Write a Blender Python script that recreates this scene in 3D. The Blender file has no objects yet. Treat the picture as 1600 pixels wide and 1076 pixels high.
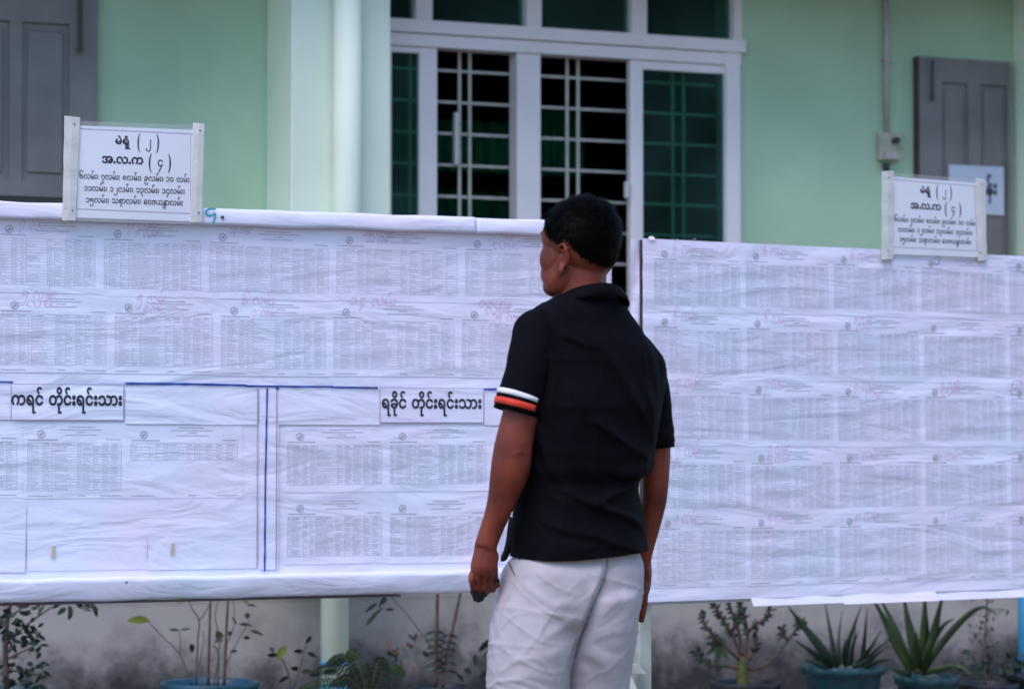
import bpy, bmesh, math, random, json
import numpy as np
from mathutils import Vector, Matrix, noise
from mathutils.bvhtree import BVHTree

S = bpy.context.scene
COL = S.collection
RNG = random.Random(7)

# ------------------------------------------------------------------ camera
F_PX, CAM_H, PITCH = 4300.0, 1.153, math.radians(2.02)
cam_d = bpy.data.cameras.new("camera")
cam = bpy.data.objects.new("camera", cam_d)
COL.objects.link(cam)
cam.location = (0, 0, CAM_H)
cam.rotation_euler = (math.radians(90) + PITCH, 0, 0)
cam_d.sensor_width = 36
cam_d.sensor_fit = 'HORIZONTAL'
cam_d.lens = F_PX / 1600 * 36
cam_d.clip_start = 0.1
cam_d.clip_end = 2000
cam_d.dof.use_dof = True
cam_d.dof.focus_distance = 7.05
cam_d.dof.aperture_fstop = 3.8
S.camera = cam

# ------------------------------------------------------------------ sky, sun, exposure
SUN_EL, SUN_AZ = math.radians(58), math.radians(205)   # azimuth clockwise from +Y
w = bpy.data.worlds.new("World")
S.world = w
w.use_nodes = True
nt = w.node_tree
nt.nodes.clear()
sky = nt.nodes.new("ShaderNodeTexSky")
sky.sky_type = 'NISHITA'
sky.sun_disc = False
sky.sun_elevation = SUN_EL
sky.sun_rotation = SUN_AZ
sky.air_density = 1.0
sky.dust_density = 0.6
sky.ozone_density = 3.0
bg = nt.nodes.new("ShaderNodeBackground")
bg.inputs[1].default_value = 0.13
wo = nt.nodes.new("ShaderNodeOutputWorld")
nt.links.new(sky.outputs[0], bg.inputs[0])
nt.links.new(bg.outputs[0], wo.inputs[0])
sun_d = bpy.data.lights.new("sun", 'SUN')
sun_d.energy = 0.8
sun_d.angle = math.radians(40)
sun_d.color = (1.0, 0.84, 0.84)
sun = bpy.data.objects.new("sun", sun_d)
COL.objects.link(sun)
sdir = Vector((math.sin(SUN_AZ) * math.cos(SUN_EL), math.cos(SUN_AZ) * math.cos(SUN_EL), math.sin(SUN_EL)))
sun.rotation_euler = sdir.to_track_quat('Z', 'Y').to_euler()
sun.location = (0, 0, 12)
S.view_settings.view_transform = 'Standard'
S.view_settings.look = 'None'
S.view_settings.gamma = 1
S.view_settings.use_curve_mapping = False
S.view_settings.exposure = 1.36

# ------------------------------------------------------------------ picture-to-place helpers
_c, _s = math.cos(PITCH), math.sin(PITCH)
def ray(px, py):
    xc, yc = (px - 800) / F_PX, -(py - 538) / F_PX
    return Vector((xc, _c - _s * yc, _s + _c * yc))
def at(px, py, y):
    """point seen at a pixel, at distance y in front of the camera"""
    d = ray(px, py)
    return Vector((0, 0, CAM_H)) + d * (y / d.y)
class Plane:
    """vertical plane: azimuth a (deg) and depth zc in the middle of the picture"""
    def __init__(self, a, zc):
        a = math.radians(a)
        self.u = Vector((math.cos(a), math.sin(a), 0))
        self.n = Vector((math.sin(a), -math.cos(a), 0))
        self.q = Vector((0, zc, 0))
    def P(self, px, py, off=0.0):
        d = ray(px, py)
        q = self.q + self.n * off
        o = Vector((0, 0, CAM_H))
        t = (q - o).dot(self.n) / d.dot(self.n)
        return o + d * t
    def sz(self, px, py, off=0.0):
        p = self.P(px, py, off)
        return ((p - self.q).dot(self.u), p.z)
    def pt(self, s, z, off=0.0):
        return self.q + self.u * s + self.n * off + Vector((0, 0, z))

# ------------------------------------------------------------------ materials
def mat(name, col, rough=0.6, var=0.0, scale=8.0, bump=0.0, bscale=60.0, metallic=0.0, spec=0.5, sheen=0.0, col2=None, detail=4.0, sss=0.0, bdist=0.002, ramp=(0.35, 0.65)):
    m = bpy.data.materials.new(name)
    m.use_nodes = True
    t = m.node_tree
    b = t.nodes["Principled BSDF"]
    b.inputs["Base Color"].default_value = (*col, 1)
    b.inputs["Roughness"].default_value = rough
    b.inputs["Metallic"].default_value = metallic
    b.inputs["Specular IOR Level"].default_value = spec
    if sheen:
        b.inputs["Sheen Weight"].default_value = sheen
    if sss:
        b.inputs["Subsurface Weight"].default_value = sss
        b.inputs["Subsurface Scale"].default_value = 0.01
        b.inputs["Subsurface Radius"].default_value = (1, .35, .2)
    tc = t.nodes.new("ShaderNodeTexCoord")
    if var or col2:
        n = t.nodes.new("ShaderNodeTexNoise")
        n.inputs["Scale"].default_value = scale
        n.inputs["Detail"].default_value = detail
        t.links.new(tc.outputs["Object"], n.inputs["Vector"])
        r = t.nodes.new("ShaderNodeValToRGB")
        r.color_ramp.elements[0].position, r.color_ramp.elements[1].position = ramp
        if col2:
            a, c = col, col2
        else:
            a = tuple(x * (1 - var) for x in col)
            c = tuple(min(1, x * (1 + var)) for x in col)
        r.color_ramp.elements[0].color = (*a, 1)
        r.color_ramp.elements[1].color = (*c, 1)
        t.links.new(n.outputs[0], r.inputs[0])
        t.links.new(r.outputs[0], b.inputs["Base Color"])
    if bump:
        n2 = t.nodes.new("ShaderNodeTexNoise")
        n2.inputs["Scale"].default_value = bscale
        n2.inputs["Detail"].default_value = 5
        t.links.new(tc.outputs["Object"], n2.inputs["Vector"])
        bp = t.nodes.new("ShaderNodeBump")
        bp.inputs["Strength"].default_value = bump
        bp.inputs["Distance"].default_value = bdist
        t.links.new(n2.outputs[0], bp.inputs["Height"])
        t.links.new(bp.outputs[0], b.inputs["Normal"])
    return m

M = {}
M['paint_wall'] = mat('wall_paint', (.40, .565, .385), .75, .10, 1.7, .3, 22, detail=8)
M['paint_pillar'] = mat('pillar_paint', (.73, .82, .67), .65, .05, 2.0, .2, 35)
M['frame'] = mat('window_frame_white', (.78, .71, .73), .4, .04, 3)
M['shutter'] = mat('shutter_grey', (.175, .165, .158), .55, .14, 5, .3, 70)
M['shutter_edge'] = mat('shutter_edge_brown', (.06, .04, .035), .7, .2, 20)
M['grille'] = mat('grille_cream', (.45, .43, .38), .5, .1, 30)
M['dark_room'] = mat('room_dark_shade', (.03, .035, .033), .9, .2, 2)  # near-black colour stands in for the shade of the unlit room
M['curtain'] = mat('curtain_emerald', (.005, .24, .13), .8, .25, 7)
M['iron'] = mat('iron_dark', (.03, .03, .03), .5)
M['latch'] = mat('latch_plastic', (.55, .55, .53), .4)
M['conduit'] = mat('conduit_plastic', (.42, .37, .34), .5, .08, 20)
M['box_cream'] = mat('switch_box_cream', (.40, .38, .30), .5, .12, 30)
M['black_plastic'] = mat('black_plastic', (.002, .002, .003), .35, spec=.2)
M['pot_teal'] = mat('pot_teal', (.006, .050, .068), .45, .25, 14)
M['pot_blue'] = mat('pot_blue', (.008, .065, .115), .45, .25, 14)
M['pot_dark'] = mat('pot_black', (.012, .014, .022), .5, .2, 14)
M['pipe_blue'] = mat('pipe_blue', (.035, .24, .45), .45, .1, 6)
M['soil'] = mat('soil', (.03, .02, .014), .95, .4, 30, .8, 80, bdist=.01)
M['bark'] = mat('bark_brown', (.09, .055, .045), .8, .3, 30, .5, 120)
M['stem_green'] = mat('stem_olive', (.075, .085, .022), .7, .25, 25)
M['twig'] = mat('twig_grey', (.09, .075, .07), .8, .3, 25)
M['leaf_dark'] = mat('leaf_dark_green', (.008, .022, .013), .45, .4, 15)
M['tree_leaf'] = mat('tree_leaf_green', (.07, .10, .035), .5, .4, .6)
M['leaf_mid'] = mat('leaf_mid_green', (.020, .052, .016), .45, .35, 12)
M['leaf_lime'] = mat('leaf_lime', (.13, .16, .022), .5, .25, 12)
M['leaf_agave'] = mat('leaf_agave', (.030, .058, .018), .45, .35, 9)
M['leaf_aloe'] = mat('leaf_aloe', (.018, .045, .026), .45, .3, 9)
M['flower'] = mat('blossom_brown', (.14, .06, .035), .8, .3, 20)
M['ground'] = mat('ground_soil', (.16, .13, .10), .95, .3, 3, .6, 20, bdist=.02)
M['concrete'] = mat('apron_concrete', (.30, .28, .25), .9, .15, 2, .4, 30)
M['roof'] = mat('eave_soffit', (.40, .42, .40), .8, .1, 2)
M['post'] = mat('post_whitewashed', (.36, .38, .34), .7, .15, 9, .2, 50)
M['wood'] = mat('board_wood', (.05, .035, .04), .8, .2, 10)
M['stick'] = mat('stick_masking_paper', (.62, .60, .57), .75, .06, 20, .6, 40, bdist=.004)
M['sign_paper'] = mat('sign_paper_laminated', (.72, .72, .78), .35, .02, 6, .12, 14, bdist=.004)
M['ink'] = mat('ink_black', (.012, .010, .03), .5)
M['ink_print'] = mat('ink_printed_grey', (.36, .35, .42), .7)
M['ink_thin'] = mat('ink_line_violet', (.36, .35, .44), .7)
M['ink_pink'] = mat('ink_pink', (.68, .43, .62), .6)
M['ink_plum'] = mat('ink_plum', (.36, .26, .40), .6)
M['ink_teal'] = mat('ink_teal', (.01, .34, .42), .5)
M['blue_line'] = mat('blue_marker_tape', (.02, .07, .33), .45, .35, 25)
M['tape'] = mat('masking_tape_beige', (.55, .47, .38), .6)
M['skin'] = mat('skin_brown', (.150, .029, .015), .5, .35, 14, .4, 220, sss=.10, bdist=.0008, spec=.28)
M['hair'] = mat('hair_black', (.0012, .0010, .0012), .6, spec=.05)
M['strand'] = mat('hair_strand_black', (.0018, .0012, .0012), .5, spec=.05)
M['shirt'] = mat('shirt_black', (.0020, .0014, .0036), .8, 0, 8, .22, 900, bdist=.0005, spec=.09)
M['stripe_white'] = mat('stripe_white', (.70, .69, .72), .8)
M['stripe_red'] = mat('stripe_orange_red', (.62, .040, .014), .8)
M['trousers'] = mat('trousers_beige', (.415, .375, .395), .85, .05, 25, .35, 500, bdist=.0006, spec=.2)
M['seam'] = mat('trouser_seam_dark', (.10, .09, .11), .9)
M['sole'] = mat('sandal_brown', (.05, .03, .02), .7)

def paper_mat(name, col, wrinkle=1.0, sx=3.2, sz=11.0):
    """glued office paper: soft sideways wrinkles and a few sharp creases"""
    m = bpy.data.materials.new(name)
    m.use_nodes = True
    t = m.node_tree
    b = t.nodes["Principled BSDF"]
    b.inputs["Roughness"].default_value = .7
    b.inputs["Specular IOR Level"].default_value = .3
    tc = t.nodes.new("ShaderNodeTexCoord")
    mp = t.nodes.new("ShaderNodeMapping")
    mp.inputs["Scale"].default_value = (sx, sx, sz)
    t.links.new(tc.outputs["Object"], mp.inputs["Vector"])
    n = t.nodes.new("ShaderNodeTexNoise")
    n.inputs["Scale"].default_value = 1.0
    n.inputs["Detail"].default_value = 3.5
    n.inputs["Distortion"].default_value = 1.1
    t.links.new(mp.outputs[0], n.inputs["Vector"])
    n2 = t.nodes.new("ShaderNodeTexNoise")
    n2.noise_type = 'RIDGED_MULTIFRACTAL'
    n2.inputs["Scale"].default_value = 2.0
    n2.inputs["Detail"].default_value = 3.0
    t.links.new(mp.outputs[0], n2.inputs["Vector"])
    b1 = t.nodes.new("ShaderNodeBump")
    b1.inputs["Strength"].default_value = .38 * wrinkle
    b1.inputs["Distance"].default_value = .03
    t.links.new(n.outputs[0], b1.inputs["Height"])
    b2 = t.nodes.new("ShaderNodeBump")
    b2.inputs["Strength"].default_value = .16 * wrinkle
    b2.inputs["Distance"].default_value = .006
    t.links.new(n2.outputs[0], b2.inputs["Height"])
    t.links.new(b1.outputs[0], b2.inputs["Normal"])
    t.links.new(b2.outputs[0], b.inputs["Normal"])
    # faint tone differences between batches of paper
    n3 = t.nodes.new("ShaderNodeTexNoise")
    n3.inputs["Scale"].default_value = 2.5
    n3.inputs["Detail"].default_value = 2
    t.links.new(tc.outputs["Object"], n3.inputs["Vector"])
    r = t.nodes.new("ShaderNodeValToRGB")
    r.color_ramp.elements[0].position, r.color_ramp.elements[1].position = .35, .65
    r.color_ramp.elements[0].color = (col[0] * 1.03, col[1] * .955, col[2] * .97, 1)
    r.color_ramp.elements[1].color = (col[0] * .95, min(1, col[1] * 1.03), min(1, col[2] * 1.02), 1)
    t.links.new(n3.outputs[0], r.inputs[0])
    t.links.new(r.outputs[0], b.inputs["Base Color"])
    return m
M['paper'] = paper_mat('paper_glued', (.76, .74, .87))
M['paper_b'] = paper_mat('paper_glued_rippled', (.78, .75, .88), .85, 2.4, 12)
M['paper_band'] = paper_mat('paper_wrapped_batten', (.73, .72, .85), 1.0, 3, 12)
M['paper_grey'] = paper_mat('paper_underside', (.52, .53, .60), .7)
M['notice'] = mat('notice_paper', (.50, .54, .66), .6, .03, 5)

def stained_mat():
    m = bpy.data.materials.new('plinth_mildewed')
    m.use_nodes = True
    t = m.node_tree
    b = t.nodes["Principled BSDF"]
    b.inputs["Roughness"].default_value = .9
    tc = t.nodes.new("ShaderNodeTexCoord")
    sp = t.nodes.new("ShaderNodeSeparateXYZ")
    t.links.new(tc.outputs["Object"], sp.inputs[0])
    n = t.nodes.new("ShaderNodeTexNoise")
    n.inputs["Scale"].default_value = 3.2
    n.inputs["Detail"].default_value = 9
    n.inputs["Roughness"].default_value = .68
    t.links.new(tc.outputs["Object"], n.inputs["Vector"])
    # mildew climbs from the ground: stain = noise against height
    mr = t.nodes.new("ShaderNodeMapRange")
    mr.inputs["From Min"].default_value = .20
    mr.inputs["From Max"].default_value = .56
    mr.inputs["To Min"].default_value = .33
    mr.inputs["To Max"].default_value = -.12
    t.links.new(sp.outputs["Z"], mr.inputs["Value"])
    ad = t.nodes.new("ShaderNodeMath")
    t.links.new(n.outputs[0], ad.inputs[0])
    t.links.new(mr.outputs[0], ad.inputs[1])
    r = t.nodes.new("ShaderNodeValToRGB")
    e = r.color_ramp.elements
    e[0].position, e[0].color = .44, (.40, .375, .345, 1)
    e[1].position, e[1].color = .82, (.035, .034, .036, 1)
    k = e.new(.58); k.color = (.31, .285, .275, 1)
    k = e.new(.69); k.color = (.14, .13, .13, 1)
    t.links.new(ad.outputs[0], r.inputs[0])
    t.links.new(r.outputs[0], b.inputs["Base Color"])
    bp = t.nodes.new("ShaderNodeBump")
    bp.inputs["Strength"].default_value = .4
    bp.inputs["Distance"].default_value = .01
    t.links.new(n.outputs[0], bp.inputs["Height"])
    t.links.new(bp.outputs[0], b.inputs["Normal"])
    return m
M['plinth'] = stained_mat()

def glass_mat():
    m = bpy.data.materials.new('window_glass_green')
    m.use_nodes = True
    t = m.node_tree
    t.nodes.clear()
    o = t.nodes.new("ShaderNodeOutputMaterial")
    tr = t.nodes.new("ShaderNodeBsdfTransparent")
    tr.inputs[0].default_value = (.50, .78, .70, 1)
    gl = t.nodes.new("ShaderNodeBsdfGlossy")
    gl.inputs[0].default_value = (.75, .85, .85, 1)
    gl.inputs["Roughness"].default_value = .06
    mx = t.nodes.new("ShaderNodeMixShader")
    lw = t.nodes.new("ShaderNodeFresnel")
    lw.inputs[0].default_value = 1.45
    t.links.new(lw.outputs[0], mx.inputs[0])
    t.links.new(tr.outputs[0], mx.inputs[1])
    t.links.new(gl.outputs[0], mx.inputs[2])
    du = t.nodes.new("ShaderNodeBsdfDiffuse")      # painted green haze, lifts the dark panes in place of reflected light
    du.inputs[0].default_value = (.26, .50, .48, 1)
    m2 = t.nodes.new("ShaderNodeMixShader")
    tc = t.nodes.new("ShaderNodeTexCoord")
    n = t.nodes.new("ShaderNodeTexNoise")
    n.inputs["Scale"].default_value = 3.0
    n.inputs["Detail"].default_value = 6
    t.links.new(tc.outputs["Object"], n.inputs["Vector"])
    mr = t.nodes.new("ShaderNodeMapRange")
    mr.inputs["From Min"].default_value, mr.inputs["From Max"].default_value = .35, .7
    mr.inputs["To Min"].default_value, mr.inputs["To Max"].default_value = .02, .06
    t.links.new(n.outputs[0], mr.inputs["Value"])
    t.links.new(mr.outputs[0], m2.inputs[0])
    t.links.new(mx.outputs[0], m2.inputs[1])
    t.links.new(du.outputs[0], m2.inputs[2])
    t.links.new(m2.outputs[0], o.inputs[0])
    return m
M['glass'] = glass_mat()

def plastic_film():
    m = bpy.data.materials.new('clear_laminate')
    m.use_nodes = True
    t = m.node_tree
    t.nodes.clear()
    o = t.nodes.new("ShaderNodeOutputMaterial")
    tr = t.nodes.new("ShaderNodeBsdfTransparent")
    tr.inputs[0].default_value = (.93, .94, .93, 1)
    df = t.nodes.new("ShaderNodeBsdfPrincipled")
    df.inputs["Base Color"].default_value = (.6, .62, .62, 1)
    df.inputs["Roughness"].default_value = .2
    mx = t.nodes.new("ShaderNodeMixShader")
    mx.inputs[0].default_value = .28
    t.links.new(tr.outputs[0], mx.inputs[1])
    t.links.new(df.outputs[0], mx.inputs[2])
    t.links.new(mx.outputs[0], o.inputs[0])
    return m
M['film'] = plastic_film()

# ------------------------------------------------------------------ object helpers
def world_loc(o):
    v = Vector((0, 0, 0))
    while o is not None:
        v += o.location
        o = o.parent
    return v
def link(o, parent=None):
    COL.objects.link(o)
    if parent is not None:
        o.parent = parent
    return o
def tag(o, label=None, cat=None, group=None, kind=None):
    if label: o['label'] = label
    if cat: o['category'] = cat
    if group: o['group'] = group
    if kind: o['kind'] = kind
    return o
def thing(name, loc, label, cat, group=None):
    o = bpy.data.objects.new(name, None)
    o.empty_display_size = .1
    o.location = loc
    link(o)
    return tag(o, label, cat, group)
def obj(name, verts, faces, m, parent=None, loc=None, smooth=False):
    """mesh object from world-space vertices; origin at the parent's origin (or loc)"""
    base = world_loc(parent) if parent is not None else Vector(loc if loc is not None else (0, 0, 0))
    me = bpy.data.meshes.new(name)
    V = np.asarray([tuple(v) for v in verts], dtype=float).reshape(-1, 3) - np.array(base)
    me.from_pydata(V.tolist(), [], [tuple(int(i) for i in f) for f in faces])
    me.materials.append(m)
    if smooth:
        me.polygons.foreach_set("use_smooth", [True] * len(me.polygons))
    me.update()
    o = bpy.data.objects.new(name, me)
    if parent is None:
        o.location = base
    return link(o, parent)
class MB:
    def __init__(self): self.v, self.f = [], []
    def add(self, vs, fs):
        k = len(self.v)
        self.v += [tuple(p) for p in vs]
        self.f += [tuple(i + k for i in f) for f in fs]
        return self
    def box8(self, c):  # 8 corners: bottom ring 0-3, top ring 4-7
        return self.add(c, [(3, 2, 1, 0), (4, 5, 6, 7), (0, 1, 5, 4), (1, 2, 6, 5), (2, 3, 7, 6), (3, 0, 4, 7)])
    def pbox(self, pl, s0, s1, z0, z1, o0, o1):
        """box in a plane's frame: s along it, z up, o out of it towards the camera"""
        c = [pl.pt(s0, z0, o1), pl.pt(s1, z0, o1), pl.pt(s1, z0, o0), pl.pt(s0, z0, o0),
             pl.pt(s0, z1, o1), pl.pt(s1, z1, o1), pl.pt(s1, z1, o0), pl.pt(s0, z1, o0)]
        return self.box8(c)
    def quad(self, a, b, c, d): return self.add([a, b, c, d], [(0, 1, 2, 3)])
    def tube(self, pts, rads, n=8, cap=True, sq=(1, 1)):
        pts = [Vector(p) for p in pts]
        if not hasattr(rads, '__len__'): rads = [rads] * len(pts)
        ref = None
        vs, fs = [], []
        for i, p in enumerate(pts):
            d = (pts[min(i + 1, len(pts) - 1)] - pts[max(i - 1, 0)]).normalized()
            if ref is None:
                ref = Vector((0, -1, 0)) if abs(d.y) < .9 else Vector((1, 0, 0))
            a = (ref - d * ref.dot(d)).normalized()
            b = d.cross(a)
            ref = a
            for k in range(n):
                th = 2 * math.pi * k / n
                vs.append(p + (a * math.cos(th) * sq[0] + b * math.sin(th) * sq[1]) * rads[i])
        for i in range(len(pts) - 1):
            for k in range(n):
                k2 = (k + 1) % n
                fs.append((i * n + k, i * n + k2, (i + 1) * n + k2, (i + 1) * n + k))
        if cap:
            fs.append(tuple(range(n - 1, -1, -1)))
            fs.append(tuple((len(pts) - 1) * n + k for k in range(n)))
        return self.add(vs, fs)
    def ell(self, c, r, ax=None, nu=20, nv=12):
        """ellipsoid: radii r along the axes ax"""
        ax = ax or (Vector((1, 0, 0)), Vector((0, 1, 0)), Vector((0, 0, 1)))
        c = Vector(c)
        vs, fs = [], []
        for j in range(1, nv):
            th = math.pi * j / nv
            for i in range(nu):
                ph = 2 * math.pi * i / nu
                vs.append(c + ax[0] * (r[0] * math.sin(th) * math.cos(ph)) + ax[1] * (r[1] * math.sin(th) * math.sin(ph)) + ax[2] * (r[2] * math.cos(th)))
        t = len(vs); vs.append(c + ax[2] * r[2]); b = len(vs); vs.append(c - ax[2] * r[2])
        for j in range(nv - 2):
            for i in range(nu):
                i2 = (i + 1) % nu
                fs.append((j * nu + i, (j + 1) * nu + i, (j + 1) * nu + i2, j * nu + i2))
        for i in range(nu):
            i2 = (i + 1) % nu
            fs.append((t, i, i2))
            fs.append((b, (nv - 2) * nu + i2, (nv - 2) * nu + i))
        return self.add(vs, fs)
    def build(self, name, m, parent=None, loc=None, smooth=False):
        return obj(name, self.v, self.f, m, parent, loc, smooth)
def bevel(o, w=.004, seg=2):
    md = o.modifiers.new("bevel", 'BEVEL')
    md.width = w
    md.segments = seg
    md.limit_method = 'ANGLE'
    return o
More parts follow.
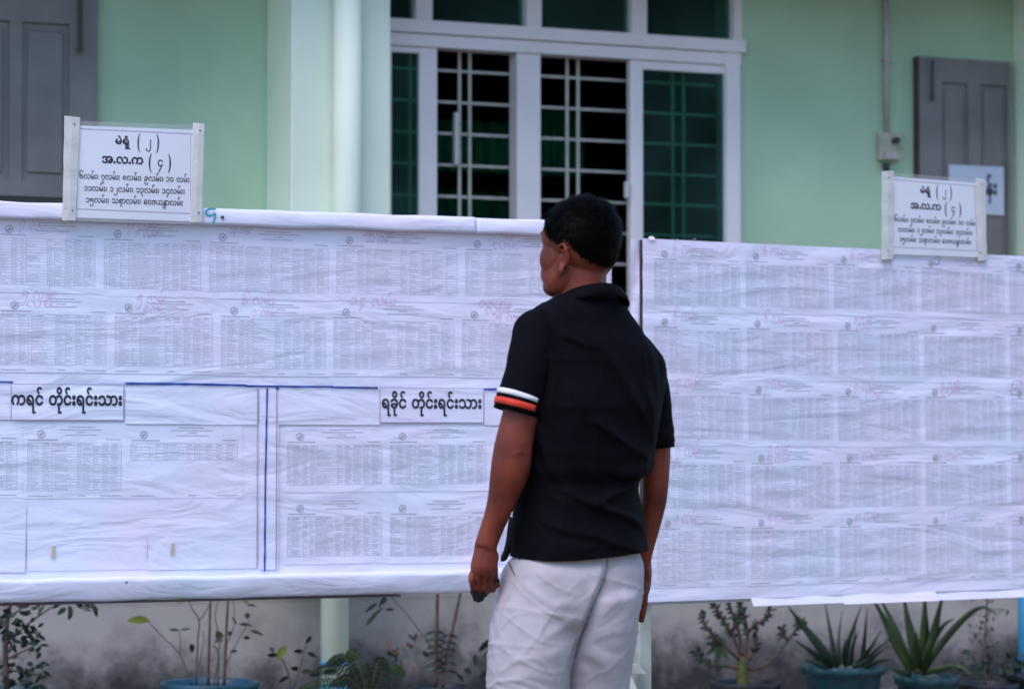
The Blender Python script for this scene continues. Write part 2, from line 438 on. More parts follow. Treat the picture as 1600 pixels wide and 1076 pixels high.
# ------------------------------------------------------------------ Myanmar letters as outlines (unit: 1/1000 em)
GLYPHS = """
က579|95,-5 61,28 37,76 29,114 30,161 47,210 61,231 98,262 121,273 145,279 171,281 219,274 259,252 288,219 303,238 339,265 360,274 408,281 436,279 461,273 504,248 520,231 543,188 549,164 550,138 549,110 543,85 520,43 505,26 465,3 418,-5 377,-2 345,9 361,43 392,34 436,36 459,46 478,61 492,82 501,108 504,137 501,167 493,192 479,213 460,230 437,239 408,243 368,235 336,211 307,175 313,133 304,74 294,50 280,28 246,-5 220,28 245,55 260,90 266,132 263,163 254,190 240,213 221,229 198,239 171,243 144,239 121,229 101,213 87,191 78,164 75,132 80,90 96,55 121,28
ခ348|167,-5 124,0 86,16 69,28 43,57 27,94 94,128 115,134 159,139 220,129 268,104 273,139 267,177 260,194 238,220 223,230 188,242 147,241 126,236 108,227 78,198 67,179 31,197 43,221 60,241 82,258 108,271 136,279 167,281 224,273 248,262 287,231 301,211 318,164 320,139 312,88 301,66 270,28 249,14 225,3|76,79 87,65 115,45 132,38 169,33 188,34 219,43 252,70 212,92 158,101 128,98
တ579|167,-5 140,-3 116,3 75,28 46,65 36,87 30,112 30,164 36,189 59,231 75,248 95,262 117,273 142,279 168,281 218,274 259,253 288,221 320,254 340,266 384,279 436,279 461,273 484,262 520,231 543,188 549,164 549,110 543,85 533,63 505,26 465,3 442,-3 388,-4 344,8 361,42 375,37 410,33 436,36 459,45 478,61 492,82 501,107 504,137 501,167 492,192 478,214 459,230 436,240 409,243 390,241 353,226 336,213 308,177 313,136 311,110 305,85 295,63 281,43 264,26 221,3|168,33 197,36 220,46 240,61 254,82 262,107 265,135 262,165 254,191 240,213 221,230 197,240 169,243 151,242 120,230 96,208 80,176 75,137 81,99 97,68 121,46 152,34
လ580|159,-5 112,3 91,13 73,26 45,63 30,110 30,164 45,211 58,231 93,262 116,273 140,279 193,279 235,264 253,251 282,217 302,174 321,115 334,86 350,63 368,47 391,37 417,33 433,35 462,46 474,56 493,83 503,119 505,139 502,169 494,194 480,215 461,231 439,240 413,243 380,239 366,234 350,268 381,278 421,281 468,273 488,264 506,250 522,234 535,214 550,166 550,112 544,87 521,45 486,14 465,3 441,-3 416,-5 379,-1 348,10 322,29 302,55 284,87 242,194 226,216 208,231 188,240 165,243 140,239 118,230 100,213 86,192 78,167 75,137 78,108 86,82 100,61 119,46 141,36 166,33 184,34 214,42 230,8 210,0
အ550|154,-5 123,-3 95,4 72,15 52,31 36,50 25,72 61,91 83,57 98,46 134,33 182,33 221,45 239,67 242,81 240,92 226,112 214,119 199,124 173,125 173,162 204,167 226,182 232,192 233,215 223,229 195,241 146,244 123,240 103,233 89,223 84,208 91,192 56,172 42,202 45,230 56,247 73,261 97,272 125,279 159,281 206,277 241,265 264,247 277,257 308,272 348,280 400,279 426,273 450,263 471,249 503,212 520,164 520,112 505,65 492,45 457,14 435,3 411,-3 384,-5 363,-4 327,5 332,51 344,90 365,123 394,148 429,165 470,173 462,194 450,211 434,225 416,235 370,243 351,242 318,234 303,227 277,207 271,180 264,170 254,161 226,148 226,145 261,129 281,105 287,75 283,51 272,32 253,16 227,4 194,-3|379,33 408,36 432,46 450,62 464,83 472,108 474,136 446,131 421,121 401,106 385,86 375,62 370,33
ရ355|262,-240 262,137 261,157 251,192 231,219 203,237 187,242 147,241 128,235 111,225 97,211 79,173 121,165 156,148 184,123 206,91 218,51 222,5 177,-5 140,-3 116,3 94,13 75,27 59,44 36,87 30,112 30,165 36,189 59,232 75,249 95,263 117,273 141,279 195,279 220,273 242,262 278,231 290,211 300,189 306,164 307,-205 372,-205 372,-240|168,33 180,33 175,62 164,87 148,107 127,122 103,132 75,136 78,108 86,83 100,62 118,46 141,36
မ348|174,-5 122,3 78,28 61,46 47,66 30,115 30,171 36,198 46,223 76,265 95,281 121,248 96,221 80,187 75,144 79,109 120,135 154,143 192,143 226,135 268,109 272,144 267,187 250,221 223,248 249,281 275,259 304,214 319,162 318,115 301,66 269,28 226,3|174,108 144,104 118,93 94,74 103,62 127,44 157,34 191,34 221,44 254,74 231,93 218,99
ဲ0|-101,313 -204,413 -178,442 -76,342
င335|176,-5 146,-3 120,3 96,13 76,27 59,44 36,87 28,139 36,189 60,231 77,248 98,262 121,273 147,279 196,280 233,271 249,263 265,253 290,228 306,197 270,179 260,198 232,227 214,236 175,243 155,242 122,230 96,208 87,193 81,177 75,139 81,101 98,69 109,57 139,39 175,33 214,40 232,49 260,78 270,97 306,79 290,48 265,23 233,5 196,-4
ျ132|91,-240 -85,-178 -85,79 -41,79 -41,-156 47,-188 47,276 91,276
်0|-191,322 -222,346 -243,380 -250,422 -245,457 -238,472 -218,496 -204,505 -174,515 -140,515 -124,511 -109,505 -86,487 -77,474 -106,452 -119,468 -146,481 -172,480 -185,474 -195,464 -208,437 -208,405 -196,377 -168,349
ိ0|-158,322 -192,328 -220,345 -230,356 -246,385 -251,419 -246,453 -239,468 -220,493 -192,510 -157,516 -121,510 -93,493 -73,467 -63,435 -62,417 -67,384 -74,369 -94,344 -122,328|-156,357 -129,364 -118,374 -110,386 -103,416 -109,449 -117,463 -128,473 -156,481 -172,479 -185,473 -195,463 -203,450 -210,418 -203,387 -195,374 -171,359
ု0|-189,-240 -189,-25 -144,-25 -144,-205 -79,-205 -79,-240
ူ0|-148,-240 -148,-25 -102,-25 -102,-205 -38,-205 -38,-240|-231,-240 -231,-25 -185,-25 -185,-240
း178|89,167 73,168 48,181 39,192 32,221 39,251 48,262 59,270 89,276 118,270 130,262 139,251 146,222 139,192 130,181 104,168|89,194 109,201 116,213 116,229 109,242 103,246 89,249 75,246 65,236 63,229 65,206 74,197|89,-6 73,-4 48,8 39,19 32,49 39,78 48,89 59,97 89,104 118,97 130,89 139,78 146,49 139,20 130,9 118,1|89,22 97,22 109,29 116,41 113,64 103,73 89,76 70,69 65,64 62,49 69,29 81,22
သ580|157,-5 128,-3 101,5 76,18 54,35 38,55 26,79 62,97 85,62 100,49 118,40 158,33 194,39 224,58 244,85 255,120 255,159 251,177 235,208 210,230 177,242 137,241 100,227 72,198 62,179 26,197 38,221 54,241 76,258 100,271 127,279 185,279 211,273 235,263 255,249 272,232 295,190 303,141 299,101 326,67 360,42 381,36 405,33 442,39 458,47 484,69 500,101 504,119 502,168 493,194 478,215 459,230 435,240 388,242 355,234 339,268 360,276 384,280 440,279 464,273 505,250 534,214 544,191 550,166 550,111 544,86 533,64 519,44 480,13 457,3 431,-3 378,-3 332,10 312,22 279,56 250,24 231,12 209,2
ာ234|75,-5 24,0 4,8 21,42 50,34 94,36 117,46 135,62 148,84 156,109 159,140 154,177 147,193 126,220 95,238 58,244 18,237 -1,229 -21,217 -58,182 -85,210 -45,248 -23,262 1,273 28,279 85,279 111,273 155,248 187,212 198,189 204,165 205,112 199,87 176,44 142,13 99,-3
စ347|172,-5 144,-3 119,3 76,28 46,65 36,87 28,138 36,189 46,211 76,248 120,273 145,279 174,281 227,273 250,263 270,249 301,212 317,165 319,138 317,111 311,87 300,64 269,27 248,13 225,3 200,-3|172,32 209,38 239,55 260,82 271,117 272,137 269,167 260,192 245,214 225,230 201,240 159,242 132,235 154,208 169,176 175,136 173,117 163,82 146,53 134,40|70,137 74,107 79,94 101,60 119,82 129,108 132,151 119,190 100,214 78,180
ဝ347|172,-5 144,-3 119,3 76,28 46,65 36,87 28,138 36,189 46,211 76,248 120,273 145,279 174,281 202,279 227,273 251,262 271,248 301,211 317,164 319,138 317,111 311,87 300,64 269,27 248,13 225,3 200,-3|174,33 210,39 239,56 250,68 266,99 271,137 268,167 260,192 245,214 226,230 202,240 174,243 146,240 122,230 102,214 87,193 78,167 75,137 81,99 97,68 123,46 138,39
ေ318|168,-5 141,-3 117,3 94,14 58,46 35,88 29,113 29,164 35,189 45,211 75,248 118,273 168,281 199,279 226,271 249,258 268,241 282,221 292,197 256,179 248,198 223,227 208,236 189,241 150,242 135,237 120,230 96,208 86,194 75,159 74,127 78,104 125,129 176,139 221,134 240,128 297,94 287,66 273,42 253,22 229,7 200,-2|178,101 133,92 94,70 102,59 123,43 136,37 166,33 186,34 217,45 229,54 248,79 207,98
ဇ352|173,-5 142,-3 115,4 92,15 56,47 35,90 28,139 36,190 60,232 77,249 97,263 120,273 145,279 173,281 220,277 259,264 274,254 297,227 303,210 303,150 307,133 319,125 341,123 341,85 297,91 275,111 266,139 237,133 219,135 190,151 180,164 174,178 172,205 178,222 195,242 154,242 137,237 108,221 87,195 77,162 75,143 78,112 86,85 99,63 118,46 143,36 176,33 209,36 238,46 261,61 291,30 243,5 222,-1|236,167 257,175 265,195 257,215 244,223 236,223 229,223 217,215 209,203 208,195 217,175
ယ580|171,-5 121,3 78,28 47,66 37,90 30,115 28,143 36,198 46,223 76,265 95,281 121,248 107,235 87,205 80,187 75,144 81,103 88,85 108,57 122,47 153,34 189,34 206,39 234,57 254,85 265,123 265,166 261,187 245,221 219,248 245,281 271,259 299,214 313,162 311,114 308,99 336,63 353,50 390,35 409,33 437,36 460,46 479,62 493,84 501,109 504,139 501,169 493,194 478,215 459,231 437,240 392,242 361,234 345,268 366,276 403,281 443,279 466,273 505,250 521,233 534,214 549,166 551,138 543,88 533,65 504,28 461,3 436,-3 384,-3 340,10 320,22 288,55 275,38 239,11 218,2
န294|137,-240 137,-5 87,-3 61,4 42,16 28,31 20,48 18,68 22,94 45,123 69,134 95,138 121,135 142,126 158,112 170,92 178,65 182,33 209,39 226,53 232,78 229,90 211,111 127,147 95,168 86,180 78,211 83,236 98,257 119,272 160,281 199,277 227,264 254,242 227,213 206,231 186,241 151,243 127,229 123,222 123,203 137,188 150,181 204,161 247,139 257,130 271,108 275,79 273,55 264,35 250,20 231,8 209,0 183,-4 183,-240|119,32 137,32 132,72 124,84 115,93 104,98 92,100 76,96 62,86 59,78 59,58 65,49 85,37
၊139|47,0 47,276 92,276 92,0
၀336|166,-5 116,3 94,13 75,27 59,44 36,87 28,138 30,164 45,211 74,248 93,262 116,273 140,279 168,281 220,273 242,262 278,231 300,188 306,164 307,138 306,112 300,88 290,66 261,28 242,14 219,3 194,-3|168,33 186,34 217,46 240,68 255,99 261,137 258,167 250,192 236,214 217,230 195,240 168,243 142,240 119,230 100,214 86,192 78,167 75,137 80,99 96,68 120,46 151,34
၁321|153,-5 125,-3 99,5 75,18 55,35 40,55 28,79 64,97 86,62 100,49 117,40 153,33 180,36 202,46 221,62 235,83 243,109 246,139 243,168 235,193 221,214 202,230 180,240 153,243 134,241 100,227 86,214 64,179 28,197 40,221 55,241 75,258 99,271 125,279 153,281 205,273 227,263 263,232 285,189 291,165 291,112 285,87 262,44 246,27 226,13 204,3 180,-3
၂348|162,-240 135,-238 111,-232 69,-209 53,-192 30,-151 22,-101 66,-101 67,-122 79,-155 99,-181 128,-199 162,-204 189,-201 212,-191 231,-174 246,-151 254,-122 257,-87 257,276 301,276 301,-85 299,-116 293,-143 270,-190 235,-222 213,-232 189,-238
၃318|196,-240 26,79 62,97 84,62 98,49 114,40 151,33 177,36 200,46 218,62 232,83 240,109 243,139 240,168 232,193 218,214 199,230 177,240 151,243 114,236 98,227 84,214 62,179 26,197 37,221 53,242 73,258 97,271 122,279 150,281 178,279 202,273 224,262 260,231 273,211 288,165 288,112 282,87 273,64 260,44 243,27 224,13 202,3 177,-3 137,-4 110,3 152,-66 246,-240
၄318|73,-240 174,-53 209,3 181,-4 141,-3 116,3 75,28 59,45 36,88 30,112 30,165 36,190 59,232 94,263 116,273 141,279 196,279 222,271 246,258 266,241 281,221 292,197 256,179 235,214 204,236 167,243 141,240 119,230 100,214 86,193 78,168 75,139 78,109 86,83 100,62 118,46 141,36 167,33 204,40 220,49 235,62 256,97 292,79 123,-240
၅348|162,-240 110,-232 69,-209 39,-173 24,-127 22,-102 66,-101 71,-139 87,-169 112,-191 127,-199 144,-203 189,-201 212,-191 231,-174 246,-151 254,-122 257,-87 257,139 254,169 247,194 234,216 216,232 193,242 148,244 131,240 102,224 82,198 90,203 114,205 149,196 159,190 175,172 180,161 184,135 180,110 174,98 157,79 134,66 107,62 85,64 66,72 50,85 38,102 31,122 28,145 30,171 36,195 46,217 60,236 76,251 118,274 167,281 194,279 218,273 239,263 273,232 285,212 294,189 301,138 301,-85 299,-116 293,-143 270,-190 235,-222 213,-232 189,-238|107,97 117,98 133,108 143,124 144,133 143,143 133,160 126,166 107,170 89,166 81,160 75,152 71,133 75,115 81,108 98,98
၆371|194,-5 137,3 114,14 77,45 54,90 47,145 47,361 51,407 64,445 86,476 115,499 151,512 194,516 223,515 250,509 273,499 294,487 325,452 336,430 342,405 344,377 300,377 295,415 278,445 252,467 216,479 166,477 140,468 119,452 103,429 94,399 91,361 91,147 94,112 103,84 118,61 139,44 166,34 197,31 235,37 266,53 278,65 287,79 299,112 299,140 290,150 268,149 252,144 208,135 186,138 168,145 153,156 141,172 135,189 132,210 136,235 156,265 179,277 208,282 242,275 251,270 268,252 236,236 230,242 215,247 200,246 185,236 176,210 177,199 186,181 201,171 219,170 279,187 306,186 330,171 338,160 342,147 342,106 336,83 313,43 296,26 251,3
၇333|184,-240 159,-238 139,-230 123,-218 111,-201 104,-182 102,-148 109,-116 119,-93 146,-51 227,57 252,102 260,134 261,152 249,200 229,224 200,240 184,244 148,244 131,239 103,221 82,192 75,174 71,153 71,107 83,70 102,44 112,37 90,9 80,14 61,32 43,58 30,91 26,129 28,159 33,186 43,210 72,249 91,263 113,273 138,279 165,281 215,274 237,265 273,237 296,198 302,175 304,136 292,92 261,37 169,-90 156,-114 146,-159 151,-185 165,-201 175,-205 203,-202 217,-192 228,-174 260,-197 250,-212 228,-231 215,-236
၈336|103,-6 81,10 48,53 30,105 28,133 36,187 60,231 77,248 119,273 142,279 168,281 217,273 239,263 275,231 289,211 299,187 307,133 304,96 284,44 265,16 241,-5 215,28 240,55 255,90 261,132 258,164 249,191 235,213 216,230 194,240 168,243 141,240 128,235 159,192 169,154 170,132 163,86 140,40|70,132 77,87 98,51 125,101 129,132 126,161 116,190 98,214 82,191 73,164
၉371|194,-240 151,-236 115,-222 85,-200 64,-169 51,-131 47,-85 47,131 54,186 77,230 94,248 114,262 137,273 194,281 251,273 296,250 326,214 336,193 342,170 344,145 338,116 319,96 306,90 279,89 211,104 193,99 180,86 175,66 184,40 200,30 211,29 230,34 236,40 268,24 251,6 231,-3 192,-5 167,4 156,12 136,42 132,66 141,104 153,119 168,131 186,138 208,141 276,126 290,126 300,136 300,165 295,182 288,197 266,223 235,239 217,243 197,245 165,241 139,231 117,214 102,192 93,163 90,129 90,-85 93,-122 102,-152 118,-175 140,-191 166,-201 196,-204 235,-198 267,-181 279,-169 296,-139 301,-101 344,-101 342,-130 336,-154 311,-195 273,-224 223,-239
ံ0|-167,323 -183,325 -208,338 -216,348 -223,378 -221,394 -208,418 -183,431 -167,433 -151,431 -126,418 -117,408 -111,394 -110,378 -111,362 -126,338 -151,325|-166,351 -159,351 -147,358 -142,363 -139,378 -142,393 -152,402 -166,405 -186,398 -194,378 -187,358 -175,351
ဥ340|171,-5 126,1 92,22 92,-139 98,-173 106,-186 117,-195 132,-201 150,-203 224,-202 249,-193 258,-185 265,-163 260,-141 254,-134 238,-127 221,-126 205,-131 187,-146 159,-119 191,-96 217,-88 254,-90 289,-108 301,-123 309,-141 311,-162 308,-186 299,-205 284,-221 264,-232 238,-238 152,-240 94,-229 59,-193 47,-133 47,79 83,97 105,62 119,49 135,40 172,33 198,36 221,46 239,62 253,83 261,109 264,139 261,168 253,193 239,214 220,230 198,240 172,243 135,236 119,227 105,214 83,179 47,197 58,221 74,242 94,258 118,271 143,279 171,281 199,279 223,273 245,263 265,249 294,212 309,165 311,139 309,112 294,65 265,28 245,14 223,3 199,-3
ြ118|152,-240 94,-228 59,-191 47,-130 47,406 59,468 94,504 152,516 318,516 377,504 413,468 424,406 424,391 378,391 377,434 372,450 353,472 339,478 132,478 118,472 107,462 99,450 93,415 93,-138 99,-173 107,-186 132,-201 150,-203 321,-203 339,-201 364,-186 377,-157 378,79 424,79 424,-130 413,-191 377,-228 318,-240
္0|-182,-214 -182,-150 -246,-150 -246,-115 -182,-115 -182,-50 -144,-50 -144,-115 -79,-115 -79,-150 -144,-150 -144,-214
"""
_GL = {}
for _line in GLYPHS.strip().split('\n'):
    _h, *_ls = _line.split('|')
    _GL[_h[0]] = (int(_h[1:]) / 1000, [[tuple(int(v) / 1000 for v in p.split(',')) for p in l.split(' ')] for l in _ls if l])
def _orient(L):
    """outer outlines one way round, holes the other, so that a bold offset fattens both"""
    def area(l): return .5 * sum(l[i - 1][0] * l[i][1] - l[i][0] * l[i - 1][1] for i in range(len(l)))
    def inside(p, l):
        c = False
        for i in range(len(l)):
            a, b = l[i - 1], l[i]
            if (a[1] > p[1]) != (b[1] > p[1]) and p[0] < (b[0] - a[0]) * (p[1] - a[1]) / (b[1] - a[1]) + a[0]: c = not c
        return c
    out = []
    for i, l in enumerate(L):
        hole = sum(inside(l[0], k) for j, k in enumerate(L) if j != i) % 2
        a = area(l)
        out.append(l[::-1] if (a > 0) != bool(hole) else l)
    return out
def _arc(flip):
    a = [(.04 + .21 * (1 - math.cos(t)), .12 + .44 * math.sin(t)) for t in np.linspace(-1.2, 1.2, 13)]
    b = [(x + .012 + .06 * math.cos(t * 1.2), y) for (x, y), t in zip(a, np.linspace(-1.2, 1.2, 13))][::-1]
    l = a + b
    return [(.25 - x, y) for x, y in l] if flip else l
_GL['('] = (.30, [_arc(False)])
_GL[')'] = (.30, [_arc(True)])
_GL['.'] = (.13, [[(.03, .0), (.10, .0), (.10, .07), (.03, .07)]])
for _k in _GL: _GL[_k] = (_GL[_k][0], _orient(_GL[_k][1]))
_gcache = {}
def glyph_mesh(ch, bold):
    key = (ch, bold)
    if key not in _gcache:
        cu = bpy.data.curves.new('g', 'CURVE')
        cu.dimensions = '2D'
        cu.fill_mode = 'BOTH'
        cu.offset = bold
        for l in _GL[ch][1]:
            sp = cu.splines.new('POLY')
            sp.points.add(len(l) - 1)
            for p, (x, y) in zip(sp.points, l): p.co = (x, y, 0, 1)
            sp.use_cyclic_u = True
        o = bpy.data.objects.new('g', cu)
        me = bpy.data.meshes.new_from_object(o)
        _gcache[key] = ([(v.co.x, v.co.y) for v in me.vertices], [tuple(p.vertices) for p in me.polygons])
        bpy.data.objects.remove(o)
        bpy.data.curves.remove(cu)
        bpy.data.meshes.remove(me)
    return _gcache[key]
def text2d(s, bold=0.0, jitter=0.0):
    """2D verts, faces and a small layer index per vert; {x} sets a small x below the letter before it"""
    V, Fc, L = [], [], []
    x = 0.0
    last = 0.0
    i = 0
    n = 0
    while i < len(s):
        ch = s[i]
        if ch == ' ':
            x += .2; i += 1; continue
        if ch == '{':
            v, f = glyph_mesh(s[i + 1], 0)
            k = len(V)
            w_ = _GL[s[i + 1]][0]
            V += [(x - w_ * .60 - .04 + a * .60, -.22 + b * .62) for a, b in v]
            Fc += [tuple(q + k for q in t) for t in f]
            L += [n % 3] * len(v)
            i += 3; n += 1; continue
        shifts = [(bold * math.cos(q_ * 1.0472), bold * math.sin(q_ * 1.0472)) for q_ in range(6)] if bold > 0 else [(0, 0)]
        v, f = glyph_mesh(ch, 0 if bold > 0 else bold)
        jx, jy = RNG.uniform(-jitter, jitter), RNG.uniform(-jitter, jitter)
        jr = 1 + RNG.uniform(-jitter, jitter) * 3
        for q_, (bx, by) in enumerate(shifts):
            k = len(V)
            V += [(x + a * jr + jx + bx, b * jr + jy + by) for a, b in v]
            Fc += [tuple(q + k for q in t) for t in f]
            L += [n % 3 + q_ * .14] * len(v)
        x += _GL[ch][0]
        i += 1; n += 1
    return V, Fc, L, x

def lettering(name, s, mapper, a0, b0, width, height, m, parent, bold=.012, jitter=0, shear=0):
    """write s from (a0, b0) baseline, scaled to the given width; height = metres per em"""
    V, Fc, L, w_ = text2d(s, bold, jitter)
    sx = width / w_
    vs = [mapper(a0 + x * sx + y * height * shear, b0 + y * height, .00035 + l * .00006) for (x, y), l in zip(V, L)]
    return obj(name, vs, Fc, m, parent)

# ------------------------------------------------------------------ planes of the place
PL_L = Plane(22.7, 8.18)       # left notice board
PL_R = Plane(31.6, 8.04)       # right notice board
PL_W = Plane(23.0, 10.8)       # wall of the building
PL_T = Plane(23.0, 9.85)       # row of potted plants

# ------------------------------------------------------------------ ground
g = MB()
g.add([(-300, -300, 0), (300, -300, 0), (300, 300, 0), (-300, 300, 0)], [(0, 1, 2, 3)])
tag(g.build('ground', M['ground']), kind='structure')
a = MB()
a.quad(PL_W.pt(-5, .006, 1.3), PL_W.pt(5, .006, 1.3), PL_W.pt(5, .006, .01), PL_W.pt(-5, .006, .01))
tag(a.build('path', M['concrete']), kind='structure')

# trees across the yard behind the viewer: the window panes mirror them
_tr = random.Random(77)
tm = MB(); tl = MB()
for (tx, ty, th_, tw_) in ((-12, -15, 7, 3.6), (3, -16, 7, 3.6), (12, -4, 9, 3.2), (16.5, -2.5, 10, 3.8), (20, 2, 11, 4), (22, -7, 11, 4.4), (15, -9, 9, 4)):
    tm.tube([(tx, ty, 0), (tx + .2, ty, th_ * .35), (tx - .1, ty + .2, th_ * .75)], [.22, .17, .06], 8)
    for k in range(2200):
        d = Vector((_tr.gauss(0, 1), _tr.gauss(0, 1), _tr.gauss(0, 1))).normalized() * (_tr.random() ** .4)
        c_ = Vector((tx, ty, th_ * .62)) + Vector((d.x * tw_, d.y * tw_ * .8, d.z * th_ * .42))
        a_ = Vector((_tr.gauss(0, 1), _tr.gauss(0, 1), _tr.gauss(0, .6))).normalized() * .26
        b_ = a_.cross(Vector((_tr.gauss(0, 1), _tr.gauss(0, 1), _tr.gauss(0, 1)))).normalized() * .16
        tl.add([c_ - a_, c_ - b_, c_ + a_, c_ + b_], [(0, 1, 2, 3)])
to = tm.build('trees', M['bark'], None, (0, -12, 0))
tag(to, 'row of trees across the yard, seen only mirrored in the window panes', 'trees', None, 'stuff')
tag(tl.build('foliage', M['tree_leaf'], to), kind='stuff')
# ------------------------------------------------------------------ building
def sW(px, py=300, off=0): return PL_W.sz(px, py, off)[0]
def zW(px, py, off=0): return PL_W.sz(px, py, off)[1]
bld = thing('school_building', PL_W.pt(0, 0, 0), 'pale green plastered building with white window and grey shutters behind the notice boards', 'building')
WALL_TOP = 3.12
PIL = .30
# window opening extents
wx0, wx1 = sW(560), sW(1158)
wz1 = 3.02
wz0 = .80
m_ = MB()
m_.pbox(PL_W, -6, wx0, .55, WALL_TOP, -.22, 0)
m_.pbox(PL_W, wx1, 6, .55, WALL_TOP, -.22, 0)
m_.pbox(PL_W, wx0, wx1, .55, wz0, -.22, 0)
m_.pbox(PL_W, wx0, wx1, wz1, WALL_TOP, -.22, 0)
m_.build('wall', M['paint_wall'], bld)
m_ = MB()
m_.pbox(PL_W, -6, 6, 0, .55, -.22, .012)
m_.build('plinth', M['plinth'], bld)
# the photo shows the plinth colour up to the boards' lower edge: lower wall band
m_ = MB()
m_.pbox(PL_W, -6, 6, .552, .72, .0, .010)
m_.build('plinth', M['plinth'], bld)
m_ = MB()
m_.pbox(PL_W, sW(455, 300, PIL), sW(610, 300, PIL), .722, WALL_TOP, .002, PIL)
bevel(m_.build('pillar', M['paint_pillar'], bld), .006)
m_ = MB()
s1 = PL_W.sz(1600, 300, PIL)[0]
m_.pbox(PL_W, sW(1583, 300, .002), s1 + .5, .722, WALL_TOP, .002, PIL)
bevel(m_.build('pillar', M['paint_pillar'], bld), .006)
m_ = MB()
m_.pbox(PL_W, -6, 6, WALL_TOP + .002, WALL_TOP + .14, -.3, .62)
m_.build('eave', M['roof'], bld)
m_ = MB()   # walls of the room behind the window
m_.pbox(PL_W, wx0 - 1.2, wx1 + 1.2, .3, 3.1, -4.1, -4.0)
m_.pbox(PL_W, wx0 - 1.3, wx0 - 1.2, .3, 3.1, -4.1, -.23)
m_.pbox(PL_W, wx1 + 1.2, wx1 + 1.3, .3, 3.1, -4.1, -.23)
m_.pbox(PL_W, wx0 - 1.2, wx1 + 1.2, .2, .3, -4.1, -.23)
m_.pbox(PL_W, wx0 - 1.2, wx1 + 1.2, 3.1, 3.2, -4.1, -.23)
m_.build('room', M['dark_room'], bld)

# window: frames seen in the photo, positions read at the frame's front face
FO = .018      # frame proud of the plaster
def wbox(mb, x0, x1, yt, yb, o0=-.06, o1=FO, xref=None):
    """pixel box on the window front: straight in the wall's own frame"""
    xr = xref if xref is not None else (x0 + x1) / 2
    sa, sb = sW(x0, 300, o1), sW(x1, 300, o1)
    mb.pbox(PL_W, sa, sb, zW(xr, yb, o1), zW(xr, yt, o1), o0, o1)
win = MB()
zt_top = zW(880, -60)                       # upper edge of the whole window (above the frame of the photo)
zr1, zr0 = zW(918, 48, FO), zW(918, 68, FO)     # transom rail
zs = zW(918, 97, FO)                        # head of the sliding sashes
zb = wz0 + .02
def sbox(mb, xa, xb, z0, z1, o0, o1): mb.pbox(PL_W, sW(xa, 300, o1), sW(xb, 300, o1), z0, z1, o0, o1)
sbox(win, 1136, 1158, zb, zr1 - .002, -.07, FO)           # right jamb
sbox(win, 564, 612, zb, zr1 - .002, -.07, FO)
sbox(win, 1150, 1160, zr1 + .002, zt_top, -.07, .002)
win.pbox(PL_W, wx0, wx1, zt_top - .05, zt_top, -.07, FO - .002)
win.pbox(PL_W, wx0, wx1, wz0, zb - .002, -.09, FO + .01)
wf = bevel(win.build('window', M['frame'], bld), .003)
t_ = MB()
t_.pbox(PL_W, wx0 + .003, sW(1161), zr0, zr1, -.08, FO + .012)
t_.pbox(PL_W, wx0 + .004, wx1 - .004, zr0 - .052, zr0 - .002, -.075, FO - .004)
bevel(t_.build('transom', M['frame'], wf), .003)
for xa, xb in ((650, 676), (823, 847), (988, 1012), (1148, 1151)):   # bars of the fanlight
    t_ = MB(); sbox(t_, xa, xb, zr1 + .002, zt_top - .052, -.06, FO - .006)
    bevel(t_.build('mullion', M['frame'], wf), .003)
for xa, xb in ((570, 651), (675, 824), (846, 989), (1011, 1149)):
    t_ = MB(); sbox(t_, xa, xb, zr1 - .004, zt_top - .04, -.036, -.03)
    t_.build('fanlight_pane', M['glass'], wf)
# fixed meeting stile between the two open bays
t_ = MB(); sbox(t_, 808, 845, zb, zr0 - .054, -.075, .006)
bevel(t_.build('mullion', M['frame'], wf), .003)
def sash(x0, x1, p0, p1, ptop, front):
    """sliding sash with its pane: outer edges x0..x1, pane edges p0..p1"""
    o1 = front
    z1 = zr0 - .054
    zpt = zW((p0 + p1) / 2, ptop, o1)
    t_ = MB()
    sbox(t_, x0, p0, zb, z1, o1 - .035, o1)
    sbox(t_, p1, x1, zb, z1, o1 - .035, o1)
    sa, sb = sW(p0, 300, o1), sW(p1, 300, o1)
    t_.pbox(PL_W, sa, sb, zpt, z1, o1 - .035, o1 - .0015)
    t_.pbox(PL_W, sa, sb, zb, zb + .09, o1 - .035, o1 - .0015)
    sh = bevel(t_.build('sash', M['frame'], wf), .002)
    t_ = MB()
    t_.pbox(PL_W, sa - .005, sb + .005, zb + .085, zpt + .005, o1 - .02, o1 - .015)
    t_.build('pane', M['glass'], wf)
sash(585, 683, 608, 655, 82, .004)
sash(985, 1137, 1005, 1133, 112, .004)
# grille of cream bars a hand's breadth behind the sashes
GO = -.085
zg = [zW(918, y, GO) for y in (-38, 10, 75, 123, 171, 219, 267, 315)]
dz = (zg[2] - zg[7]) / 5
k = zg[7]
while k > zb + .1:
    k -= dz; zg.append(k)
for z in zg[2:]:
    t_ = MB(); t_.pbox(PL_W, wx0 + .01, wx1 - .01, z - .0055, z + .0055, GO - .005, GO)
    t_.build('grille_bar', M['grille'], wf)
for x in (548, 565, 640, 717, 733, 885, 902, 1050, 1067, 1128):
    s_ = sW(x, 200, GO)
    t_ = MB(); t_.pbox(PL_W, s_ - .006, s_ + .006, zb, zr0 + .02, GO + .001, GO + .009)
    t_.build('grille_bar', M['grille'], wf)
t_ = MB()
sa = sW(712, 215, -.05); t_.pbox(PL_W, sa - .008, sa + .008, zW(712, 258, -.05), zW(712, 176, -.05), -.065, -.035)
bevel(t_.build('latch', M['latch'], wf), .004)
t_ = MB()
sa = sW(979, 296, .01); t_.pbox(PL_W, sa - .011, sa + .009, zW(979, 310, .01), zW(979, 284, .01), .0045, .022)
bevel(t_.build('latch', M['latch'], wf), .004)

